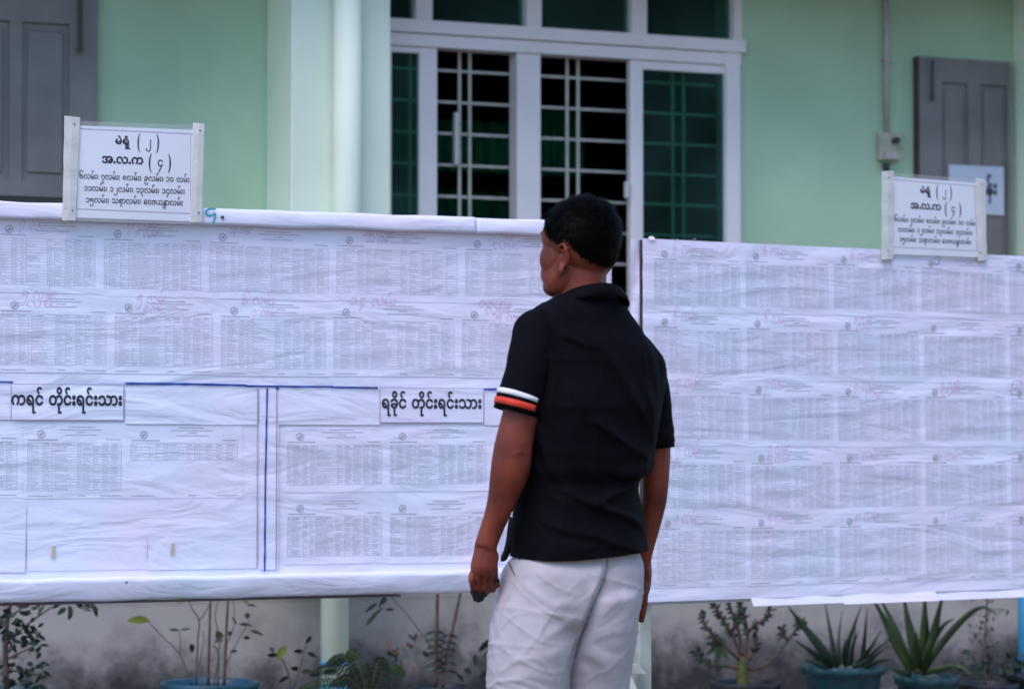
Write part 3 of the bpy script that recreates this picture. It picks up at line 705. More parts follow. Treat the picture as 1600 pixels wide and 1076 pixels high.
# shutters: grey framed boards
def shutter(x0, x1, z0, z1, panels, zp0, zp1, o1=.045, edge=True):
    t_ = MB()
    S0, S1 = sW(x0, 200, o1), sW(x1, 200, o1)
    ps = [(sW(a, 200, o1), sW(b, 200, o1)) for a, b in panels]
    cur = S0
    for a, b in ps:
        t_.pbox(PL_W, cur, a, z0, z1, .004, o1)
        t_.pbox(PL_W, a, b, z0, zp0, .004, o1 - .001)
        t_.pbox(PL_W, a, b, zp1, z1, .004, o1 - .001)
        cur = b
    t_.pbox(PL_W, cur, S1, z0, z1, .004, o1)
    sh = t_.build('shutter', M['shutter'], bld)
    for a, b in ps:
        t_ = MB(); t_.pbox(PL_W, a, b, zp0, zp1, .004, o1 - .014)
        t_.build('shutter_panel', M['shutter'], sh)
        t_ = MB(); t_.pbox(PL_W, a + .022, b - .022, zp0 + .03, zp1 - .03, o1 - .0135, o1 - .006)
        bevel(t_.build('shutter_panel', M['shutter'], sh), .004, 1)
    return sh
zb_l = zW(75, 308, .045)
sh = shutter(-60, 152, zb_l, WALL_TOP - .004, [(-52, 14), (34, 108)], zW(70, 283, .045), zW(70, 36, .045))
t_ = MB()
p0 = PL_W.P(125, 78, .062); t_.tube([p0, PL_W.P(125, -40, .062)], .008, 8)
t_.tube([PL_W.P(125, 77, .046), PL_W.P(125, 77, .075)], .011, 10)
t_.build('bolt', M['iron'], sh)
t_ = MB(); t_.pbox(PL_W, sW(-60), sW(150), zb_l - .05, zb_l - .004, .004, .05); t_.build('sill', M['iron'], sh)
sh = shutter(1437, 1580, .95, zW(1437, 88, .045), [(1471, 1513), (1532, 1574)], 1.15, zW(1500, 130, .045))
t_ = MB(); t_.pbox(PL_W, sW(1437, 200, .045) - .006, sW(1437, 200, .045) - .001, .95, zW(1437, 88, .045), .004, .043)
t_.build('shutter_edge', M['shutter_edge'], sh)
t_ = MB()
t_.tube([PL_W.P(1457, 95, .062), PL_W.P(1457, 158, .062)], .006, 8)
t_.tube([PL_W.P(1457, 150, .046), PL_W.P(1457, 150, .072)], .010, 10)
t_.build('bolt', M['iron'], sh)

# rainwater pipe in front of the pillar, painted like it; blue bands near the ground
pipe_up = [PL_W.P(543, y, PIL + .06) for y in (-120, 330)]
pc = PL_W.P(523, 940, .20)
t_ = MB()
t_.tube([pipe_up[0], pipe_up[1], Vector((pipe_up[1].x, pipe_up[1].y, 1.55)), Vector((pc.x, pc.y, 1.15)), Vector((pc.x, pc.y, .006))], .052, 20)
dp = t_.build('downpipe', M['paint_pillar'], bld, smooth=True)
for ya, yb in ((1032, 1040), (1066, 1092)):
    za, zb_ = PL_W.sz(523, ya, .2)[1], PL_W.sz(523, yb, .2)[1]
    t_ = MB(); t_.tube([(pc.x, pc.y, za), (pc.x, pc.y, zb_)], .0545, 20); t_.build('pipe_band', M['pipe_blue'], dp, smooth=True)
pc = PL_W.P(1603, 960, .36)
t_ = MB(); t_.tube([(pc.x, pc.y, .80), (pc.x, pc.y, .006)], .033, 16)
t_.build('downpipe', M['pipe_blue'], bld, smooth=True)

# conduit and switch box
t_ = MB(); s_ = sW(1384.5, 100, .012)
t_.tube([PL_W.pt(s_, zW(1385, 208), .014), PL_W.pt(s_, WALL_TOP - .01, .014)], .0125, 12)
cd = t_.build('conduit', M['conduit'], bld, smooth=True)
for y in (95,):
    t_ = MB(); z = zW(1385, y); t_.pbox(PL_W, s_ - .02, s_ + .02, z - .007, z + .007, .001, .0285); bevel(t_.build('clip', M['conduit'], cd), .003)
def wpx(mb, x0, x1, y0, y1, o0, o1): mb.pbox(PL_W, sW(x0, 230, o1), sW(x1, 230, o1), zW(x0, y1, o1), zW(x0, y0, o1), o0, o1)
t_ = MB(); wpx(t_, 1375, 1406, 206, 250, .001, .035)
bx = bevel(t_.build('switch_box', M['box_cream'], bld), .006, 3)
t_ = MB(); wpx(t_, 1384, 1407, 236, 249, .036, .06); bevel(t_.build('socket', M['conduit'], bx), .005, 2)
t_ = MB(); c_ = PL_W.P(1397, 220, .036); t_.tube([c_, c_ + PL_W.n * .03], .013, 14); t_.build('knob', M['iron'], bx, smooth=True)
t_ = MB(); c_ = PL_W.P(1385, 256, .02); t_.tube([c_, c_ - Vector((0, 0, .03))], .014, 12); t_.build('gland', M['iron'], bx, smooth=True)
t_ = MB(); t_.tube([PL_W.P(1400, 218, .05), PL_W.P(1410, 209, .05), PL_W.P(1418, 222, .04), PL_W.P(1408, 232, .05)], .004, 6); t_.build('wire', M['box_cream'], bx, smooth=True)

# curtains inside the room
def curtain(x0, x1, y0, y1, off, label):
    n = 60
    V, Fc = [], []
    a_, b_ = PL_W.sz(x0, 220, off)[0], PL_W.sz(x1, 220, off)[0]
    za, zb2 = PL_W.sz((x0 + x1) / 2, y0, off)[1], PL_W.sz((x0 + x1) / 2, y1, off)[1]
    for i in range(n + 1):
        s = a_ + (b_ - a_) * i / n
        o = off + .03 * math.sin(i * .95) + .015 * math.sin(i * 2.3 + 1)
        V += [PL_W.pt(s, za, o), PL_W.pt(s, zb2, o + .01)]
    for i in range(n): Fc.append((2 * i, 2 * i + 2, 2 * i + 3, 2 * i + 1))
    o = obj('curtain', V, Fc, M['curtain'], None, PL_W.pt(a_, zb2, off), True)
    md = o.modifiers.new('thickness', 'SOLIDIFY'); md.thickness = .003
    tag(o, label, 'curtain', 'emerald curtains inside the room')
curtain(600, 812, 188, 268, -1.5, 'emerald green curtain inside the room, seen through the left open bay of the window')
curtain(835, 908, 176, 276, -1.5, 'emerald green curtain inside the room, seen through the right open bay of the window')
curtain(590, 830, 296, 420, -1.9, 'low emerald drape inside the room, under the curtain of the left bay')

# notice taped to the right shutter
na, nb_ = sW(1483, 290, .05), sW(1569, 290, .05)
z1, z0 = zW(1483, 257, .05), zW(1483, 333, .05)
nt_ = thing('paper_notice', PL_W.pt(na, z0, .05), 'pale paper notice with blurred black letters stuck on the right grey shutter', 'notice')
t_ = MB(); t_.pbox(PL_W, na, nb_, z0, z1, .0465, .048); t_.build('sheet', M['notice'], nt_)
lettering('lettering', 'ခန်း', lambda a, b, o: PL_W.pt(na + a, z0 + b, .0482 + o), (nb_ - na) * .52, (z1 - z0) * .42, (nb_ - na) * .36, .16, M['ink'], nt_, .02)
# ------------------------------------------------------------------ notice boards
class Wrinkle:
    """height of the glued paper above the board, in metres: sums of warped waves"""
    def __init__(self, seed, amp, kz=(50, 120), ks=(4, 22), n=11):
        r = np.random.RandomState(seed)
        self.k = [(r.uniform(*ks) * r.choice([-1, 1]), r.uniform(*kz), r.uniform(0, 6.28), r.uniform(.4, 1), r.uniform(1, 6), r.uniform(0, 6.28), r.uniform(2, 7), r.uniform(0, 6.28)) for _ in range(n)]
        self.amp = amp / math.sqrt(n)
    def __call__(self, s, z):
        t = 0
        for a, b, c, w_, m1, c1, m2, c2 in self.k:
            env = .5 + .5 * np.sin(m1 * s * 1.7 + m2 * z + c1)
            t = t + w_ * env * np.sin(a * s + b * z + c + 1.6 * np.sin(m2 * s + m1 * z + c2))
        return self.amp * t + .0035
WL = Wrinkle(3, .0012)
WR = Wrinkle(5, .0014, (50, 115), (3, 18))

def grid_sheet(name, pl, W, s0, s1, z0, z1, off, m, parent, step=.0065, rot=0.0, curl=None):
    ns, nz = max(2, int((s1 - s0) / step)), max(2, int((z1 - z0) / step))
    ss, zz = np.meshgrid(np.linspace(s0, s1, ns + 1), np.linspace(z0, z1, nz + 1))
    h = W(ss, zz) + off
    if curl is not None: h = h + curl((ss - s0) / (s1 - s0), (zz - z0) / (z1 - z0))
    sr = ss + (zz - z1) * rot
    zr = zz - (ss - s0) * rot
    X = pl.q.x + pl.u.x * sr + pl.n.x * h
    Y = pl.q.y + pl.u.y * sr + pl.n.y * h
    V = np.stack([X, Y, zr], -1).reshape(-1, 3)
    w_ = ns + 1
    Fc = [(j * w_ + i, j * w_ + i + 1, (j + 1) * w_ + i + 1, (j + 1) * w_ + i) for j in range(nz) for i in range(ns)]
    return obj(name, V, Fc, m, parent, smooth=True)

class Printer:
    """flat print that follows one wrinkled sheet: a to the right, b down from its top left corner"""
    def __init__(self, pl, W, s0, z1, off, rot):
        self.a = (pl, W, s0, z1, off, rot)
        self.v, self.f = [], []
    def p(self, a, b, o=0.0):
        pl, W, s0, z1, off, rot = self.a
        s, z = s0 + a, z1 - b
        h = float(W(s, z)) + off + .0003 + o
        return pl.pt(s + (z - z1) * rot, z - (s - s0) * rot, h)
    def rect(self, a0, a1, b0, b1, seg=.03):
        n = max(1, int(math.ceil(abs(a1 - a0) / seg)))
        m_ = max(1, int(math.ceil(abs(b1 - b0) / .012)))
        k = len(self.v)
        for j in range(m_ + 1):
            for i in range(n + 1):
                self.v.append((a0 + (a1 - a0) * i / n, b0 + (b1 - b0) * j / m_))
        for j in range(m_):
            for i in range(n):
                q = k + j * (n + 1) + i
                self.f.append((q, q + n + 1, q + n + 2, q + 1))
    def build(self, name, m, parent, o=0.0):
        pl, W, s0, z1, off, rot = self.a
        A = np.array(self.v)
        s, z = s0 + A[:, 0], z1 - A[:, 1]
        h = W(s, z) + off + .0003 + o
        sr, zr = s + (z - z1) * rot, z - (s - s0) * rot
        V = np.stack([pl.q.x + pl.u.x * sr + pl.n.x * h, pl.q.y + pl.u.y * sr + pl.n.y * h, zr], -1)
        ob = obj(name, V, self.f, m, parent)
        self.v, self.f = [], []
        return ob

STREETS = ['၅ လမ်း', '၆ လမ်း', '၇ လမ်း', '၈ လမ်း', '၉ လမ်း', '၁၀ လမ်း']
def printed_sheet(board, pl, W, s0, s1, z0, z1, off, rows=22, table_frac=1.0, hand=None, mat_='paper', rot=0.0, logo=True, hand_col='ink_pink', footer=True):
    """one glued form: paper, ruled table, typed text, round stamp, pink handwriting"""
    r = RNG
    sh = grid_sheet('paper_sheet', pl, W, s0, s1, z0, z1, off, M[mat_], board, rot=rot)
    w_, h_ = s1 - s0, z1 - z0
    P = Printer(pl, W, s0, z1, off, rot)
    x0, x1 = .012, w_ - .016
    tb0 = .054
    full = h_ - .022 - tb0
    pitch = full / rows
    nr = max(2, int(rows * table_frac))
    tb1 = tb0 + nr * pitch
    cols = [0] + [c + r.uniform(-.012, .012) for c in (.055, .17, .25, .30, .52, .60, .70, .80, .90)] + [1.0]
    cx = [x0 + (x1 - x0) * c for c in cols]
    for j in range(nr + 1):
        b = tb0 + j * pitch
        P.rect(x0, x1, b - .00042, b + .00042)
    for c in cx:
        P.rect(c - .0004, c + .0004, tb0, tb1)
    tag(P.build('table_rules', M['ink_thin'], sh), kind='stuff')
    dens = [r.uniform(.35, 1.0) for _ in range(10)]
    for j in range(nr):
        b = tb0 + (j + .5) * pitch
        t = .00055 if j else .0009
        for i in range(10):
            a0, a1 = cx[i] + .002, cx[i + 1] - .002
            if r.random() > dens[i] + .25: continue
            e = a0 + (a1 - a0) * r.uniform(.55, .98) * (.6 + .4 * dens[i])
            x = a0
            while x < e - .004:
                l = min(r.uniform(.008, .03), e - x)
                P.rect(x, x + l, b - t * r.uniform(.7, 1.2), b + t * r.uniform(.7, 1.2))
                x += l + r.uniform(.001, .003)
    # heading lines, code line, footer
    mid = w_ * .56
    for b, hw in ((.010, .040), (.0175, .062), (.0245, .014), (.032, .048)):
        P.rect(mid - hw, mid + hw * r.uniform(.85, 1.05), b - .0009, b + .0009)
    P.rect(x0, x0 + .085, .0445, .0468)
    P.rect(x1 - .045, x1 - .002, .0435, .0455)
    if footer:
        P.rect(x0, x0 + .07, h_ - .008, h_ - .0062)
        P.rect(x1 - .06, x1, h_ - .008, h_ - .0062)
        P.rect(mid - .01, mid + .012, h_ - .0085, h_ - .0065)
    tag(P.build('printed_text', M['ink_print'], sh, .0002), kind='stuff')
    if logo:
        la, lb, R = .050, .030, .0115
        vs, fs = [], []
        for k in range(20):
            t = 2 * math.pi * k / 20
            for rr in (R, R * .76):
                vs.append(P.p(la + rr * math.cos(t), lb + rr * math.sin(t), .0002))
        for k in range(20):
            k2 = (k + 1) % 20
            fs.append((2 * k, 2 * k + 1, 2 * k2 + 1, 2 * k2))
        k0 = len(vs)
        for (ax, ay), (bx, by) in (((-.2, -.45), (.5, -.1)), ((.5, -.05), (-.35, .5)), ((-.55, .1), (-.1, .55)), ((-.3, -.1), (.1, .1))):
            d = Vector((bx - ax, by - ay)).normalized()
            q = Vector((-d.y, d.x)) * .12
            c4 = [(ax + q.x, ay + q.y), (ax - q.x, ay - q.y), (bx - q.x, by - q.y), (bx + q.x, by + q.y)]
            vs += [P.p(la + R * u_, lb + R * v_, .0003) for u_, v_ in c4]
            fs.append((k0, k0 + 1, k0 + 2, k0 + 3)); k0 += 4
        obj('stamp', vs, fs, M['ink_print'] if hand_col != 'x' else M['ink'], sh)
    if hand:
        for q, (txt, ha, hb, hw, hh) in enumerate(hand):
            V, Fc, L, tw = text2d(txt, -.007, .02)
            sx = hw / tw
            vs = [P.p(ha + x * sx + y * hh * .25, hb - y * hh - .06 * x * hh * 0, .0005 + l * .00006) for (x, y), l in zip(V, L)]
            obj('handwriting', vs, Fc, M[hand_col], sh)
    return sh

def line_strip(board, pl, W, pts, width, off, m, name='blue_line'):
    """hand-drawn or taped line along pixel points on the sheet"""
    sz = [pl.sz(x, y, off) for x, y in pts]
    V, Fc = [], []
    P_ = []
    for (a, b), (c, d) in zip(sz[:-1], sz[1:]):
        n = max(1, int(math.hypot(c - a, d - b) / .02))
        for i in range(n): P_.append((a + (c - a) * i / n, b + (d - b) * i / n))
    P_.append(sz[-1])
    for i, (s, z) in enumerate(P_):
        a, b = P_[max(0, i - 1)], P_[min(len(P_) - 1, i + 1)]
        L = math.hypot(b[0] - a[0], b[1] - a[1]) or 1
        nx, nz = -(b[1] - a[1]) / L, (b[0] - a[0]) / L
        hw = width / 2 * RNG.uniform(.82, 1.15)
        for sg in (1, -1):
            ss, zz = s + nx * hw * sg, z + nz * hw * sg
            V.append(pl.pt(ss, zz, float(W(ss, zz)) + off))
    for i in range(len(P_) - 1): Fc.append((2 * i, 2 * i + 1, 2 * i + 3, 2 * i + 2))
    return obj(name, V, Fc, m, board)

# ---- left board
sL0, sL1 = PL_L.sz(-70, 600)[0], PL_L.sz(952, 600)[0]
zTop, zTopIn = PL_L.sz(400, 327, .035)[1], PL_L.sz(400, 353, .035)[1]
zBotIn, zBot = PL_L.sz(400, 898, .035)[1], PL_L.sz(400, 934, .035)[1]
lb = thing('notice_board', PL_L.pt((sL0 + sL1) / 2, 0, 0), 'large left notice board papered with printed lists between thick wrapped battens', 'notice board')
t_ = MB(); t_.pbox(PL_L, sL0, sL1, zBot + .008, zTop - .006, -.02, -.002); t_.build('backing', M['wood'], lb)
for x in (-50, 880):
    s_ = PL_L.sz(x, 700)[0]
    t_ = MB(); t_.pbox(PL_L, s_ - .022, s_ + .022, 0, zTop - .03, -.068, -.022); bevel(t_.build('post', M['post'], lb), .004)
grid_sheet('backing_paper', PL_L, WL, sL0, sL1, zBot + .01, zTop - .01, -.0002, M['paper'], lb, .007)
WB = Wrinkle(11, .0016, (30, 90), (8, 30), 9)
def batten(s0, s1, z0, z1, seed, lean=0.0):
    """wooden batten wrapped in white paper: closed rounded box with an uneven skin"""
    r = random.Random(seed)
    n = max(4, int((s1 - s0) / .012))
    prof = [(.000, 0), (.022, 0), (.031, .05), (.034, .18), (.0345, .5), (.034, .82), (.031, .95), (.022, 1), (.000, 1)]
    V, Fc = [], []
    dz1 = [noise.noise(Vector((i * .09, seed, 0))) * .004 for i in range(n + 1)]
    dz0 = [noise.noise(Vector((i * .07, seed + 5, 3))) * .004 for i in range(n + 1)]
    for i in range(n + 1):
        s = s0 + (s1 - s0) * i / n
        for o, t in prof:
            z = (z0 + dz0[i]) * (1 - t) + (z1 + dz1[i]) * t
            oo = o + (float(WB(s, z * 1.0)) - .0035) * (1.0 if .02 < t < .98 else .2) * 1.3
            V.append(PL_L.pt(s, z, max(.0005, oo + lean * (t - .5) * (1 if o else 0))))
    m_ = len(prof)
    for i in range(n):
        for j in range(m_ - 1):
            a = i * m_ + j
            Fc.append((a, a + m_, a + m_ + 1, a + 1))
    Fc.append(tuple(range(m_))); Fc.append(tuple(n * m_ + j for j in range(m_ - 1, -1, -1)))
    return obj('batten', V, Fc, M['paper_band'], lb, smooth=True)
seam1 = PL_L.sz(745, 350, .034)[0]
seam2 = PL_L.sz(745, 900, .034)[0]
batten(sL0, seam1 - .0006, zTopIn, zTop, 1, -.006)
batten(seam1 + .0006, sL1, zTopIn - .001, zTop - .002, 2, -.006)
batten(sL0, sL1, zBot, zBotIn, 3, .017)
t_ = MB(); t_.pbox(PL_L, sL0 + .002, PL_L.sz(622, 900)[0], zBot - .006, zBot - .001, -.012, .024); t_.build('lower_strip', M['wood'], lb)
t_ = MB(); t_.pbox(PL_L, sL1 + .001, sL1 + .005, zBot, zTop - .002, -.02, .006); t_.build('side_wrap', M['paper_band'], lb)

H_ = .208
def by_logo(board, pl, W, lx, ly, nx, off, h=H_, w_=None, **k):
    """sheet placed by its stamp's pixel; nx = the next sheet's stamp in the row"""
    s, z = pl.sz(lx, ly)
    if w_ is None: w_ = pl.sz(nx, ly)[0] - s + .002
    s0, z1 = s - .050, z + .030
    return printed_sheet(board, pl, W, s0, s0 + w_, z1 - h, z1, off, **k)
def hw(txt, a=.075, b=.016, w_=.075, h=.034): return (txt, a, b + .012, w_ * 1.1, h * 2.3)
offs = [.0, .0002]
rA = [(-152, 353), (14, 358), (183, 366), (347, 371), (545, 376), (745, 382), (948, 388)]
rB = [(-150, 472), (22, 477), (200, 481), (365, 486), (540, 488), (740, 492), (925, 496)]
HA = [None, [hw('၇ လမ်း')], [hw('၇ လမ်း', .075, .004, .09), hw('၈ လမ်း', .095, .026, .07)], [hw('၁၃ လမ်း', .07, .006, .06, .026)], [hw('၁၀ လမ်း', .09, .004, .09), hw('သစ္စာ' if 0 else '၁၁ လမ်း', .1, .022, .07)], [hw('၁၂ လမ်း', .08, .006), hw('လမ်း', .095, .03, .08)]]
HB = [None, [hw('၅ လမ်း', .065, -.001, .09), hw('လမ်း', .08, .022, .08)], [hw('၅ လမ်း', .07, .004, .08), hw('၈ လမ်း', .09, .032, .06)], [hw('၆ လမ်း', .068, -.002, .09), hw('၇ လမ်း', .1, .032, .07)], [hw('၁၄ လမ်း', .06, -.004, .13)], [hw('ဝဇယန', .06, -.004, .1), hw('လမ်း', .08, .014, .07), hw('၁၅ လမ်း', .1, .036, .1)]]
for i in range(6):
    by_logo(lb, PL_L, WL, *rA[i], rA[i + 1][0], .0008 + offs[i % 2], h=.205, rows=16, hand=HA[i], hand_col='ink_plum' if i in (3, 4) else 'ink_pink', rot=RNG.uniform(-.003, .003), footer=False)
for i in range(6):
    by_logo(lb, PL_L, WL, *rB[i], rB[i + 1][0], .0013 + offs[i % 2], h=.215, rows=17, hand=HB[i], rot=RNG.uniform(-.003, .003))
# lower half: forms under the two headings
rC = [(-98, 676, 62, 1.0), (64, 678, 224, 1.0), (224, 679, 404, .42)]
for i, (x, y, nx, tf) in enumerate(rC):
    by_logo(lb, PL_L, WL, x, y, nx, .0008 + offs[i % 2], h=.208, rows=17 if i < 2 else 14, table_frac=tf, rot=RNG.uniform(-.002, .002))
for x, y, nx in ((468, 682, 628), (628, 682, 790)):
    by_logo(lb, PL_L, WL, x, y, nx, .0008 + offs[(x == 628)], h=.190, rows=17, rot=RNG.uniform(-.002, .002), footer=False)
    by_logo(lb, PL_L, WL, x, y + 112, nx, .0013 + offs[(x == 628)], h=.190, rows=17, rot=RNG.uniform(-.002, .002), footer=False)
by_logo(lb, PL_L, WL, 790, 683, 930, .0018, h=.190, rows=17, footer=False)
by_logo(lb, PL_L, WL, 790, 795, 930, .0027, h=.190, rows=17, footer=False)
def px_sheet(board, pl, W, x0, x1, y0, y1, off, m='paper', name='paper_sheet', rot=0, xr=None):
    s0, s1 = pl.sz(x0, (y0 + y1) / 2)[0], pl.sz(x1, (y0 + y1) / 2)[0]
    z1, z0 = pl.sz(x0, y0)[1], pl.sz(x0, y1)[1]
    return grid_sheet(name, pl, W, s0, s1, z0, z1, off, M[m], board, rot=rot)
px_sheet(lb, PL_L, WL, -70, 40, 790, 895, .0022)
px_sheet(lb, PL_L, WL, 42, 231, 788, 892, .0012)
px_sheet(lb, PL_L, WL, 229, 400, 790, 890, .0024)
px_sheet(lb, PL_L, WL, 195, 300, 601, 662, .0040)
px_sheet(lb, PL_L, WL, 298, 402, 602, 663, .0032)
px_sheet(lb, PL_L, WL, -70, 16, 598, 655, .0036)
px_sheet(lb, PL_L, WL, 434, 592, 607, 663, .0040)
px_sheet(lb, PL_L, WL, 755, 870, 610, 664, .0040)
px_sheet(lb, PL_L, WL, 404, 434, 601, 889, .0046)
# ruled edges and thin lines
def thin(pts, w_=.0014, m='ink_print', off=.0062): line_strip(lb, PL_L, WL, pts, w_, off, M[m], 'ruled_line')
thin([(402, 603), (401, 888)], .0022, 'ink_plum')
thin([(40, 830), (39, 897)], .0014); thin([(0, 895), (39, 896)], .002)
thin([(230, 840), (230, 872)], .0012)
thin([(432, 604), (431, 888)], .0030, 'ink_plum')
thin([(196, 662), (402, 664)], .0010); thin([(434, 664), (592, 664)], .0010)
line_strip(lb, PL_L, WL, [(-60, 595), (20, 597)], .0065, .0066, M['blue_line'])
line_strip(lb, PL_L, WL, [(195, 599), (300, 600), (385, 602)], .0066, .0066, M['blue_line'])
line_strip(lb, PL_L, WL, [(383, 603), (470, 604), (520, 604)], .0062, .0074, M['blue_line'])
line_strip(lb, PL_L, WL, [(518, 605), (590, 606)], .0062, .0082, M['blue_line'])
line_strip(lb, PL_L, WL, [(755, 608), (800, 608)], .0062, .0066, M['blue_line'])
line_strip(lb, PL_L, WL, [(417, 606), (414, 760), (413, 892)], .0054, .0066, M['blue_line'])
line_strip(lb, PL_L, WL, [(432, 604), (434, 608)], .008, .0072, M['blue_line'])
for x, y in ((83, 862), (269, 858)):
    line_strip(lb, PL_L, WL, [(x + 1, y - 10), (x - 1, y + 9)], .011, .0066, M['tape'], 'tape')

# heading plates
def heading(x0, x1, y0, y1, txt, tx0, tx1, ybase, em):
    off = .0058
    s0, s1 = PL_L.sz(x0, 630)[0], PL_L.sz(x1, 630)[0]
    z1, z0 = PL_L.sz(x0, y0)[1], PL_L.sz(x0, y1)[1]
    sh = grid_sheet('heading_sheet', PL_L, WL, s0, s1, z0, z1, off, M['paper'], lb, rot=0)
    fr = Printer(PL_L, WL, s0, z1, off, 0)
    W_, H2 = s1 - s0, z1 - z0
    for r_ in ((0, W_, 0, .0016), (0, W_, H2 - .0016, H2), (0, .0016, .0017, H2 - .0017), (W_ - .0016, W_, .0017, H2 - .0017)): fr.rect(*r_)
    fr.build('border', M['ink_plum'], sh)
    a0, a1 = PL_L.sz(tx0, 630)[0] - s0, PL_L.sz(tx1, 630)[0] - s0
    bb = z1 - PL_L.sz(x0, ybase)[1]
    lettering('lettering', txt, lambda a, b, o: fr.p(a, bb - b, .0006 + o), a0, 0, a1 - a0, em, M['ink'], sh, .017)
    tag(sh, 'heading sheet reading ' + txt)
heading(16, 192, 599, 656, 'ကရင် တိုင်းရင်းသား', 16, 190, 632, .094)
heading(592, 754, 605, 660, 'ရခိုင် တိုင်းရင်းသား', 594, 751, 637, .094)

# teal mark and nail on the top batten
def mark(pts, width, pl, off, m, parent, name='handwriting'):
    V, Fc = [], []
    P_ = []
    for k in range(len(pts) - 1):
        for i in range(5):
            p0, p1, p2, p3 = pts[max(0, k - 1)], pts[k], pts[k + 1], pts[min(len(pts) - 1, k + 2)]
            t = i / 5
            P_.append(tuple(.5 * ((2 * p1[j]) + (-p0[j] + p2[j]) * t + (2 * p0[j] - 5 * p1[j] + 4 * p2[j] - p3[j]) * t * t + (-p0[j] + 3 * p1[j] - 3 * p2[j] + p3[j]) * t ** 3) for j in (0, 1)))
    P_.append(pts[-1])
    sz = [pl.sz(x, y, off) for x, y in P_]
    for i, (s, z) in enumerate(sz):
        a, b = sz[max(0, i - 1)], sz[min(len(sz) - 1, i + 1)]
        L = math.hypot(b[0] - a[0], b[1] - a[1]) or 1
        for sg in (1, -1):
            V.append(pl.pt(s - (b[1] - a[1]) / L * width / 2 * sg, z + (b[0] - a[0]) / L * width / 2 * sg, off))
    for i in range(len(sz) - 1): Fc.append((2 * i, 2 * i + 1, 2 * i + 3, 2 * i + 2))
    return obj(name, V, Fc, m, parent)
mark([(337, 327), (328, 326.5), (322, 330), (323, 335), (329, 337), (336, 334), (336, 339), (334, 346), (333, 351)], .0052, PL_L, .0368, M['ink_teal'], lb)
t_ = MB(); c_ = PL_L.P(347, 339.5, .0355); t_.tube([c_, c_ + PL_L.n * .006], [.0045, .0045], 10); t_.build('nail', M['iron'], lb, smooth=True)
t_ = MB(); c_ = PL_L.P(197, 909, .036); t_.tube([c_, c_ + PL_L.n * .004], [.003, .003], 10); t_.build('nail', M['iron'], lb, smooth=True)

# ---- right board
sR0, sR1 = PL_R.sz(1003.5, 600)[0], PL_R.sz(1740, 600)[0]
zRt, zRb = PL_R.sz(1100, 377)[1], PL_R.sz(1100, 937)[1]
rb = thing('notice_board', PL_R.pt((sR0 + sR1) / 2, 0, 0), 'right notice board covered in rippled printed lists with loose paper flaps under its lower edge', 'notice board')
t_ = MB(); t_.pbox(PL_R, sR0 - .002, sR1, zRb + .012, zRt - .004, -.011, -.003); t_.build('backing', M['wood'], rb)
grid_sheet('backing_paper', PL_R, WR, sR0, sR1, zRb, zRt, -.0002, M['paper_b'], rb, .007)
s_ = PL_R.sz(1001, 700, -.04)[0]
t_ = MB(); t_.pbox(PL_R, s_ - .020, s_ + .026, 0, zRt - .004, -.06, -.020); pst = bevel(t_.build('post', M['post'], rb), .004)
s_ = PL_R.sz(1720, 700)[0]
t_ = MB(); t_.pbox(PL_R, s_ - .020, s_ + .026, 0, zRt - .02, -.07, -.0235); bevel(t_.build('post', M['post'], rb), .004)
# raking brace beside the first post, with a white foot block
t_ = MB()
pA = at(993, 1044, 8.25); 
t_.box8([pA + Vector(v) for v in ((-.03, -.03, -.012), (.03, -.03, -.012), (.03, .03, -.012), (-.03, .03, -.012), (-.02, -.03, .010), (.008, -.03, .014), (.008, .03, .014), (-.02, .03, .010))])
t_.build('bracket', M['post'], rb)
t_ = MB(); t_.tube([at(972, 1040, 8.2), at(1000, 1112, 8.0), at(1020, 1170, 7.9)], .016, 4, sq=(1, 1)); t_.build('brace', M['post'], rb)
rows = [[(1037, 397), (1180, 401), (1317, 406), (1453, 412), (1590, 417)],
        [(1037, 503), (1182, 506), (1323, 509), (1457, 513), (1591, 517)],
        [(1040, 606), (1184, 609), (1324, 612), (1459, 613), (1592, 616)],
        [(1042, 714), (1188, 716), (1326, 715), (1460, 715), (1593, 715)],
        [(1042, 818), (1188, 817), (1326, 815), (1460, 813), (1594, 812)]]
HT = [[hw('၆ လမ်း', .075, .016, .085, .042), hw('၆ လမ်း', .07, .014, .08, .038), hw('၆ လမ်း', .07, .018, .08, .036), [hw('၁', .055, .02, .03, .05)], None],
      [hw('၆ လမ်း', .075, .014, .085, .042), hw('၆ လမ်း', .07, .014, .08, .036), [hw('၈ လမ်း', .07, .012, .07, .04), hw('လမ်း', .08, .032, .06, .04)], None, None],
      [hw('၇ လမ်း', .08, .014, .09, .04), hw('၇ လမ်း', .07, .014, .07, .046), [hw('၇ လမ်း', .07, .014, .08, .04), hw('လမ်း', .115, .036, .07, .036)], [hw('၆ လမ်း', .07, .008, .08, .038), hw('လမ်း', .07, .026, .09, .04)], [hw('၆', .0, .02, .05, .04)]],
      [hw('၇ လမ်း', .075, .016, .09, .046), [hw('၇ လမ်း', .07, .002, .08, .042), hw('၇ လမ်း', .07, .030, .08, .042)], hw('၈ လမ်း', .06, .026, .1, .036), hw('၈ လမ်း', .06, .026, .08, .034), None],
      [hw('၇ လမ်း', .07, .016, .08, .04), hw('၅ လမ်း', .07, .016, .08, .04), hw('၉ လမ်း', .07, .016, .09, .04), hw('၉ လမ်း', .07, .016, .07, .04), None]]
